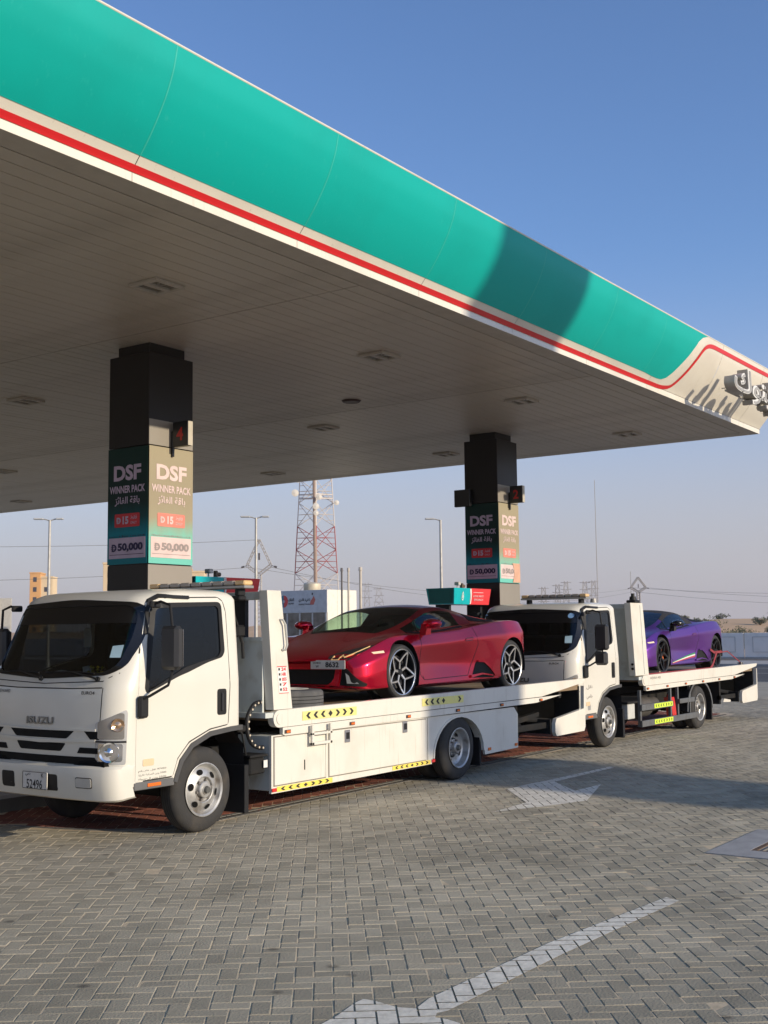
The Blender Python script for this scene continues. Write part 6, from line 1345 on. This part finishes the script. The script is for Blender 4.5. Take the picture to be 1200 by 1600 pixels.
text_ob('lettering', arab('تنفيذ قادري'), INKP, K, (-.002, 1.02, 2.95), (0, -1, 0), (0, 0, 1), width=.52, height=.15, weight=.02, off=.004); text_ob('lettering', 'INSPECTION', INKP, K, (-.002, 1.02, 2.80), (0, -1, 0), (0, 0, 1), width=.52, height=.05, weight=.02, off=.004)
on_f('logo_swoosh', [(.78, 2.78), (.60, 2.78), (.52, 2.95), (.60, 3.10), (.66, 3.0), (.74, 2.92)], mat('logo_coral', (.62, .16, .12), .4)); on_f('logo_dot', [(.66+.035*math.cos(a), 3.16+.04*math.sin(a)) for a in np.linspace(0, 2*PI, 9)[:-1]], INKP)
for i, (x, y, h, r_) in enumerate(((32.66, 24.79, 4.0, .035), (32.80, 24.61, 4.0, .035), (33.04, 24.27, 4.02, .05))):
    g = MB(); g.cyl((0, 0, 0), (0, 0, h-.12), r_, r_, 10); g.cyl((0, 0, h-.12), (0, 0, h), r_*1.5, r_*1.2, 10); t = ob('kiosk_pole', g, mat('pole_cream', (.5, .45, .38), .5) if i else mat('pole_grey_dark', (.14, .13, .13), .5), None, (x, y, 0)); tag(t, ('thin dark pole in front of the white kiosk, leftmost of three', 'thin pale pole with dark cap in front of the white kiosk, middle of three', 'slightly thicker pale pole right of the white kiosk')[i], 'pole', 'poles by the kiosk')

# street lamps
LP = mat('lamp_post_galvanised', (.45, .43, .39), .5, .3)
def lamp(x, y, h, double, a, label):
    t = em('street_lamp', (x, y, 0), a); tag(t, label, 'street lamp', 'street lamps beyond the station')
    g = MB(); g.cyl((0, 0, 0), (0, 0, h), .11, .065, 12); g.cyl((0, 0, 0), (0, 0, .5), .16, .14, 12); ob('post', g, LP, t)
    for s in ((-1, 1) if double else (-1,)):
        g = MB(); g.tube([(0, 0, h-.05), (s*.18, 0, h+.02), (s*.35, 0, h+.06)], .035, 7); ob('arm', g, LP, t); g = MB(); g.box(min(s*.33, s*.86), max(s*.33, s*.72), -.13, .13, h+.02, h+.11, .03); ob('lamp_head', g, mat('lamp_head_grey', (.5, .5, .48), .4), t)
lamp(41.64, 51.21, 7.95, True, R(-52), 'twin armed street lamp at far left between the canopy edge and the nearer cab')
lamp(49.58, 43.56, 8.15, True, R(-52), 'twin armed street lamp left of the lattice tower')
lamp(55.72, 35.38, 7.95, False, R(-52), 'single armed street lamp just left of the second column')

def bars(g, segs, r):
    for a, b in segs: g.cyl(a, b, r, r, 4, False)
# telecom tower: three legs, red and white bands
TW = em('lattice_tower', (141.0, 111.85, 0)); tag(TW, 'tall red and white lattice telecom tower with dishes rising behind the kiosk', 'tower')
WS = mat('tower_white', (.62, .56, .50), .6); RS = mat('tower_red', (.36, .07, .06), .6)
TH = 32.0; al = [R(-52+180), R(-52), R(-52-90)]
def leg(k, z):
    w_ = 4.1-(z/32)*1.9; return Vector((w_*math.cos(al[k])*.92, w_*math.sin(al[k])*.92, z)) if k < 2 else Vector((w_*.55*math.cos(al[k]), w_*.55*math.sin(al[k]), z))
NL = 9
for i in range(NL):
    z0, z1 = TH*i/NL, TH*(i+1)/NL; zm = (z0+z1)/2; m = RS if (int(i/2.05) % 2 == 0 and i > 3 and i < 10) and 4 <= i <= 9 and not (i < 5) else WS
    m = RS if 11.8 < zm < 19.3 else WS
    g = MB(); rr = .05
    for k in range(3):
        a, b = k, (k+1) % 3; g.cyl(leg(k, z0), leg(k, z1), .13 if k == 2 else .085, .13 if k == 2 else .085, 6, False)
        A0_, A1_, B0_, B1_ = leg(a, z0), leg(a, z1), leg(b, z0), leg(b, z1); bars(g, [(A0_, B1_), (B0_, A1_)], rr); mid = (A0_+A1_)/2, (B0_+B1_)/2; bars(g, [mid], rr*.7)
        for (p, q) in ((A0_.lerp(B1_, .25), A0_.lerp(A1_, .25)), (A1_.lerp(B0_, .25), A0_.lerp(A1_, .75)), (B0_.lerp(A1_, .25), B0_.lerp(B1_, .25)), (B1_.lerp(A0_, .25), B0_.lerp(B1_, .75))): bars(g, [(p, q)], rr*.6)
    ob('lattice_section', g, m, TW)
g = MB(); g.cyl(leg(2, 0)+Vector((0, 0, 0)), leg(2, TH)+Vector((-.1, .3, 0)), .30, .24, 8); ob('cable_ladder', g, mat('ladder_brown', (.33, .24, .19), .7), TW)
g = MB()
for q in (leg(0, 22), leg(1, 22)): pass
for z in (22, 22.6): g.tube([leg(0, z), leg(2, z), leg(1, z)], .10, 5, True)
ob('platform', g, WS, TW)
for (k, z, rr, off) in ((0, 22.8, .55, -.6), (0, 24.8, .45, -.3), (1, 21.3, .4, .5), (2, 20.6, .5, 0), (2, 19.6, .4, 0), (2, 22.0, .45, .5)):
    p = leg(k, z)+Vector((math.cos(al[1])*off-.5, math.sin(al[1])*off-.4, 0)); g = MB(); q = Vector((-.75, -.65, 0)).to_track_quat('Z', 'Y').to_matrix().to_4x4(); g.lathe([(0, -.05), (rr*.6, -.03), (rr, .12), (rr, .2), (0, .3)], n=14, axis='z'); g.xf(Matrix.Translation(p) @ q); g.cyl(leg(k, z), p, .05, .05, 5); ob('dish_antenna', g, mat('dish_white', (.66, .63, .56), .5), TW)
# power pylons with diamond heads
PY = mat('pylon_steel', (.36, .34, .32), .6, .2)
def beam(g, a, b, w_, r_, n):
    a = Vector(a); b = Vector(b); t_ = (b-a).normalized(); u = t_.cross(Vector((0, 0, 1))); u = (u if u.length > .1 else Vector((1, 0, 0))).normalized(); v = t_.cross(u)
    cs = [(u+v)*w_/2, (u-v)*w_/2, (-u-v)*w_/2, (-u+v)*w_/2]
    for c in cs: g.cyl(a+c, b+c, r_, r_, 4, False)
    for i in range(n):
        for k in range(4): p = a.lerp(b, i/n)+cs[k]; q = a.lerp(b, (i+1)/n)+cs[(k+1) % 4]; g.cyl(p, q, r_*.6, r_*.6, 3, False)
def diamond_pylon(x, y, zt, zl, zv, half, label, w_=.8, r_=.10):
    t = em('power_pylon', (x, y, 0), R(-55)); tag(t, label, 'pylon', 'diamond headed pylons')
    g = MB(); beam(g, (0, 0, 0), (0, 0, zv), w_*1.6, r_*1.3, 16); ob('mast', g, PY, t); g = MB()
    for s in (-1, 1): beam(g, (0, 0, zv), (s*half, 0, zl), w_, r_, 6); beam(g, (s*half, 0, zl), (0, 0, zt), w_*.7, r_, 7)
    ob('head', g, PY, t); g = MB()
    for s in (-1, 1): g.cyl((s*half, 0, zl), (s*(half+1.6), 0, zl-.6), .10, .10, 5); g.cyl((s*(half+.9), 0, zl-.35), (s*(half+1.7), 0, zl-.6), .32, .32, 6)
    g.cyl((0, 0, zt-4), (0, 0, zt-6), .28, .28, 6); ob('insulator', g, mat('insulator_dark', (.06, .05, .05), .5), t)
diamond_pylon(263.5, 230.3, 29.1, 21.5, 18.8, 3.5, 'near diamond headed power pylon behind the street lamp left of the tower')
diamond_pylon(643.7, 275.0, 31.3, 25.4, 22.8, 4.3, 'small distant diamond headed pylon above the black soft top of the purple car', 1.0, .22)
mpy = None
for i, (x, y, zt) in enumerate(((728.1, 529, 38.5), (733.4, 521.6, 35), (797.9, 416.4, 33.8), (802.7, 407.1, 35.6), (805.5, 401.5, 37.8), (814.3, 383.3, 38), (810.8, 388.6, 37.5))):
    t = em('lattice_pylon', (x, y, 0), R(-55)); tag(t, ('faint lattice pylon right of the kiosk, left of a pair', 'faint splayed lattice pylon right of the kiosk, right of a pair', 'faint pylon above the farther cab light bar, leftmost of three', 'faint pylon above the farther cab light bar, middle of three', 'faint pylon above the farther cab light bar, tallest of three', 'faint pylon beside the thin tall mast, right of its twin', 'faint pylon beside the thin tall mast, left of its twin')[i], 'pylon', 'distant lattice pylons on the horizon')
    g = MB(); w0 = 3.2 if i != 1 else 7
    for sx, sy in ((-1, -1), (-1, 1), (1, -1), (1, 1)): g.cyl((sx*w0, sy*w0, 0), (sx*1.2, sy*1.2, zt), .22, .20, 4, False)
    for k in range(7):
        z0, z1 = zt*k/7, zt*(k+1)/7; a0, a1 = w0+(1.2-w0)*k/7, w0+(1.2-w0)*(k+1)/7
        for s in (-1, 1): g.cyl((-a0, s*a0, z0), (a1, s*a1, z1), .13, .13, 3, False); g.cyl((a0, s*a0, z0), (-a1, s*a1, z1), .13, .13, 3, False)
    ob('tower_frame', g, PY, t); g = MB()
    for z in (zt-1, zt-6, zt-11): g.cyl((-4, 0, z), (4, 0, z), .22, .22, 4)
    ob('cross_arm', g, PY, t)
for i, (x, y, h, lab_) in enumerate(((271.9, 126.9, 38.9, 'very thin tall guyed mast rising above the farther truck cab'), (275.2, 119.5, 15.9, 'short thin mast just left of the small diamond pylon'))):
    g = MB(); g.cyl((0, 0, 0), (0, 0, h), .12, .07, 5); t = ob('radio_mast', g, PY, None, (x, y, 0)); tag(t, lab_, 'mast')
# overhead wires
WR = mat('wire_dark', (.10, .10, .10), .6)
def wire(a, b, sag, r_, lab_):
    a = Vector(a); b = Vector(b); g = MB(); g.tube([a.lerp(b, t)-Vector((0, 0, sag*4*t*(1-t))) for t in np.linspace(0, 1, 15)], r_, 4); tag(ob('power_line', g, WR), lab_, 'power line', 'overhead power lines')
wire((641, 279, 25.4), (700, 60, 24.0), 5, .10, 'thin power line right of the diamond pylon, highest strand'); wire((645, 271, 25.3), (700, 60, 19.5), 5.5, .10, 'thin power line right of the diamond pylon, middle strand'); wire((643, 275, 22.8), (700, 60, 15.5), 6, .10, 'thin power line right of the diamond pylon, lowest strand')
wire((261.6, 232.5, 20.9), (643, 279, 24.8), 6, .07, 'faint power line strung low behind the kiosk and second column'); wire((265.9, 227.5, 20.9), (645, 271, 24.8), 9, .07, 'faint lower power line strung behind the second column'); wire((261.6, 232.5, 20.9), (60, 380, 24), 6, .07, 'faint power line running left behind the nearer column'); wire((263.5, 230.3, 29), (60, 380, 33), 5, .07, 'faint upper power line at far left under the canopy edge')
# buildings
BM = mat('orange_stucco', (.62, .34, .13), .8, scale=.2); BC = mat('cream_stucco', (.66, .52, .33), .8, scale=.2); WN = mat('dark_window', (.05, .05, .06), .2)
def building(x, y, boxes, label, rot=R(-50)):
    t = em('apartment_building', (x, y, 0), rot); tag(t, label, 'building', 'distant apartment buildings')
    for (a0, a1, d0, d1, h, m) in boxes:
        g = MB(); g.box(a0, a1, d0, d1, 0, h, .05); wl = ob('wall', g, m, t)
        g = MB(); g.box(a0-.15, a1+.15, d0-.15, d1+.15, h+.001, h+.5, .05); ob('parapet', g, m, wl)
        for z in np.arange(3, h-2.2, 3.2):
            for xx in np.arange(a0+1.1, a1-1.2, 2.9): g = MB(); g.box(xx, xx+1.1, d0-.06, d0-.003, z, z+1.5); ob('window', g, WN, t)
        g = MB()
        for z in np.arange(3, h-2.2, 3.2): g.box(a0-.06, a0-.003, d0+1, d1-1, z, z+1.5)
        ob('window_band', g, WN, t)
building(247.7, 314.0, ((0, 3.4, 0, 8, 21.6, BM), (3.42, 7.2, .5, 8, 20.3, BC)), 'orange and cream tower block at far left behind the nearer cab')
building(199.0, 224.5, ((0, 4, 0, 9, 19.0, BC), (4.02, 21.0, 1, 9, 17.7, BM), (21.02, 24.6, .4, 9, 16.8, BC)), 'orange building seen either side of the nearer column base')
# yard wall and sheds at far left
g = MB(); g.box(-22, .8, 0, .3, 0, 4.2, .02)
YW = em('boundary_wall', (48.0, 63.9, 0), R(-52+8)); tag(YW, 'pale ribbed boundary wall at the far left edge beside the cab mirror', 'wall')
ob('wall_face', g, mat('ribbed_wall', (.42, .40, .36), .8), YW)
for k in range(33): g = MB(); g.box(-21.8+k*.68, -21.66+k*.68, -.10, -.002, 0, 4.1, .01); ob('rib', g, mat('ribbed_wall', (.42, .40, .36), .8), YW)
# desert shrubs behind the barrier wall: leaf clumps on twigs
SH = mat('shrub_green', (.19, .185, .095), .9, var=.3, scale=1.5); SD = mat('shrub_dark', (.10, .115, .055), .9, var=.3, scale=1.5); TWG = mat('twig', (.16, .12, .08), .9)
def shrub(x, y, w_, h, m, label, n=1500, z0=0, leaf=.075):
    t = em('desert_shrub', (x, y, z0)); tag(t, label, 'shrub', 'desert shrubs behind the barrier wall'); g = MB()
    for k in range(9): a = random.uniform(0, 2*PI); g.tube([(0, 0, -.3), (math.cos(a)*w_*.2, math.sin(a)*w_*.2, h*.4), (math.cos(a)*w_*.38, math.sin(a)*w_*.38, h*random.uniform(.6, .9))], [.05, .03, .01], 4)
    ob('branches', g, TWG, t); V = []; F = []
    cl_ = [(random.gauss(0, .24)*w_, random.gauss(0, .24)*w_, h*random.uniform(.10, .74), random.uniform(.16, .26)*min(w_, h*1.3)) for _ in range(34)]
    for k in range(n):
        c = random.choice(cl_); d = Vector((random.gauss(0, 1), random.gauss(0, 1), random.gauss(0, .8))).normalized()*c[3]*random.uniform(.5, 1.15); p = Vector(c[:3])+d
        if p.z < 0: continue
        u = Vector((random.gauss(0, 1), random.gauss(0, 1), random.gauss(0, 1))).normalized(); v = u.orthogonal().normalized(); s = leaf*random.uniform(.6, 1.4); i = len(V); V += [p-u*s, p+v*s*.5, p+u*s, p-v*s*.5]; F.append((i, i+1, i+2, i+3))
    g = MB(); g.add(V, F); o = ob('foliage', g, m, t, smooth=0)
shrub(104.2, 35.1, 4.6, 1.95, SH, 'broad olive green shrub behind the barrier wall right of the purple car', 9000)
shrub(105.5, 31.0, 5.0, 2.2, SD, 'taller dark green shrub behind the barrier wall at the right edge of the picture', 9000)
shrub(103.0, 38.2, 2.2, 1.3, SH, 'small olive bush just right of the purple car tail behind the wall', 1200)
shrub(112, 28.0, 4.4, 2.2, SD, 'dark green shrub partly cut off by the right picture edge', 1500)
for i, (x, y, w_, h) in enumerate(((187, 79.0, 3.2, 1.7), (187, 76.3, 2.4, 1.3), (196, 69.5, 2.2, 1.2), (200, 61.6, 1.8, 1.6), (200.5, 60.0, 1.8, 1.6), (188, 72.5, 1.8, .9), (176, 66.0, 2, 1.0), (170, 70.0, 2, .9), (160, 66, 2.6, 1.1), (165, 61, 2.4, 1.1), (150, 62, 2.2, 1.0), (178, 84, 3, 1.5), (182, 90, 3, 1.4), (158, 57, 2.4, 1.2), (172, 55, 2.2, 1.2))):
    shrub(x, y, w_, h, SD if i % 2 == 0 else SH, ('dark round bush on the dune crest above the purple car roof', 'small bush on the dune crest right of the purple car roof', 'lone dark bush on the middle of the dune crest', 'left one of two small dark bushes on the right dune crest', 'right one of two small dark bushes on the right dune crest', 'tiny tuft on the dune slope', 'tiny tuft lower on the dune slope')[i] if i < 7 else 'low scrubby tuft '+('far left on the dune slope', 'left on the dune foot', 'low in the middle of the dune', 'low at the right of the dune', 'behind the tail of the purple car', 'highest at the left of the dune', 'nearest the barrier wall', 'at the far right of the dune slope')[i-7], 350, 3.1 if i < 6 else max(.2, 2.9*math.exp(-((x-205)/70)**2)), .14)

# ================================================================== AIR
hz = MB(); hz.box(-120, 2300, -900, 1500, -1.3, 60)
ho = ob('haze', hz, None, smooth=0); tag(ho, kind='stuff')
hm = bpy.data.materials.new('haze'); hm.use_nodes = True; hn = hm.node_tree.nodes; hn.remove(hn['Principled BSDF']); pv = hn.new('ShaderNodeVolumePrincipled')
pv.inputs['Color'].default_value = (.86, .84, .9, 1); pv.inputs['Density'].default_value = .00022; pv.inputs['Anisotropy'].default_value = .2
hm.node_tree.links.new(pv.outputs[0], hn['Material Output'].inputs['Volume']); ho.data.materials.append(hm)
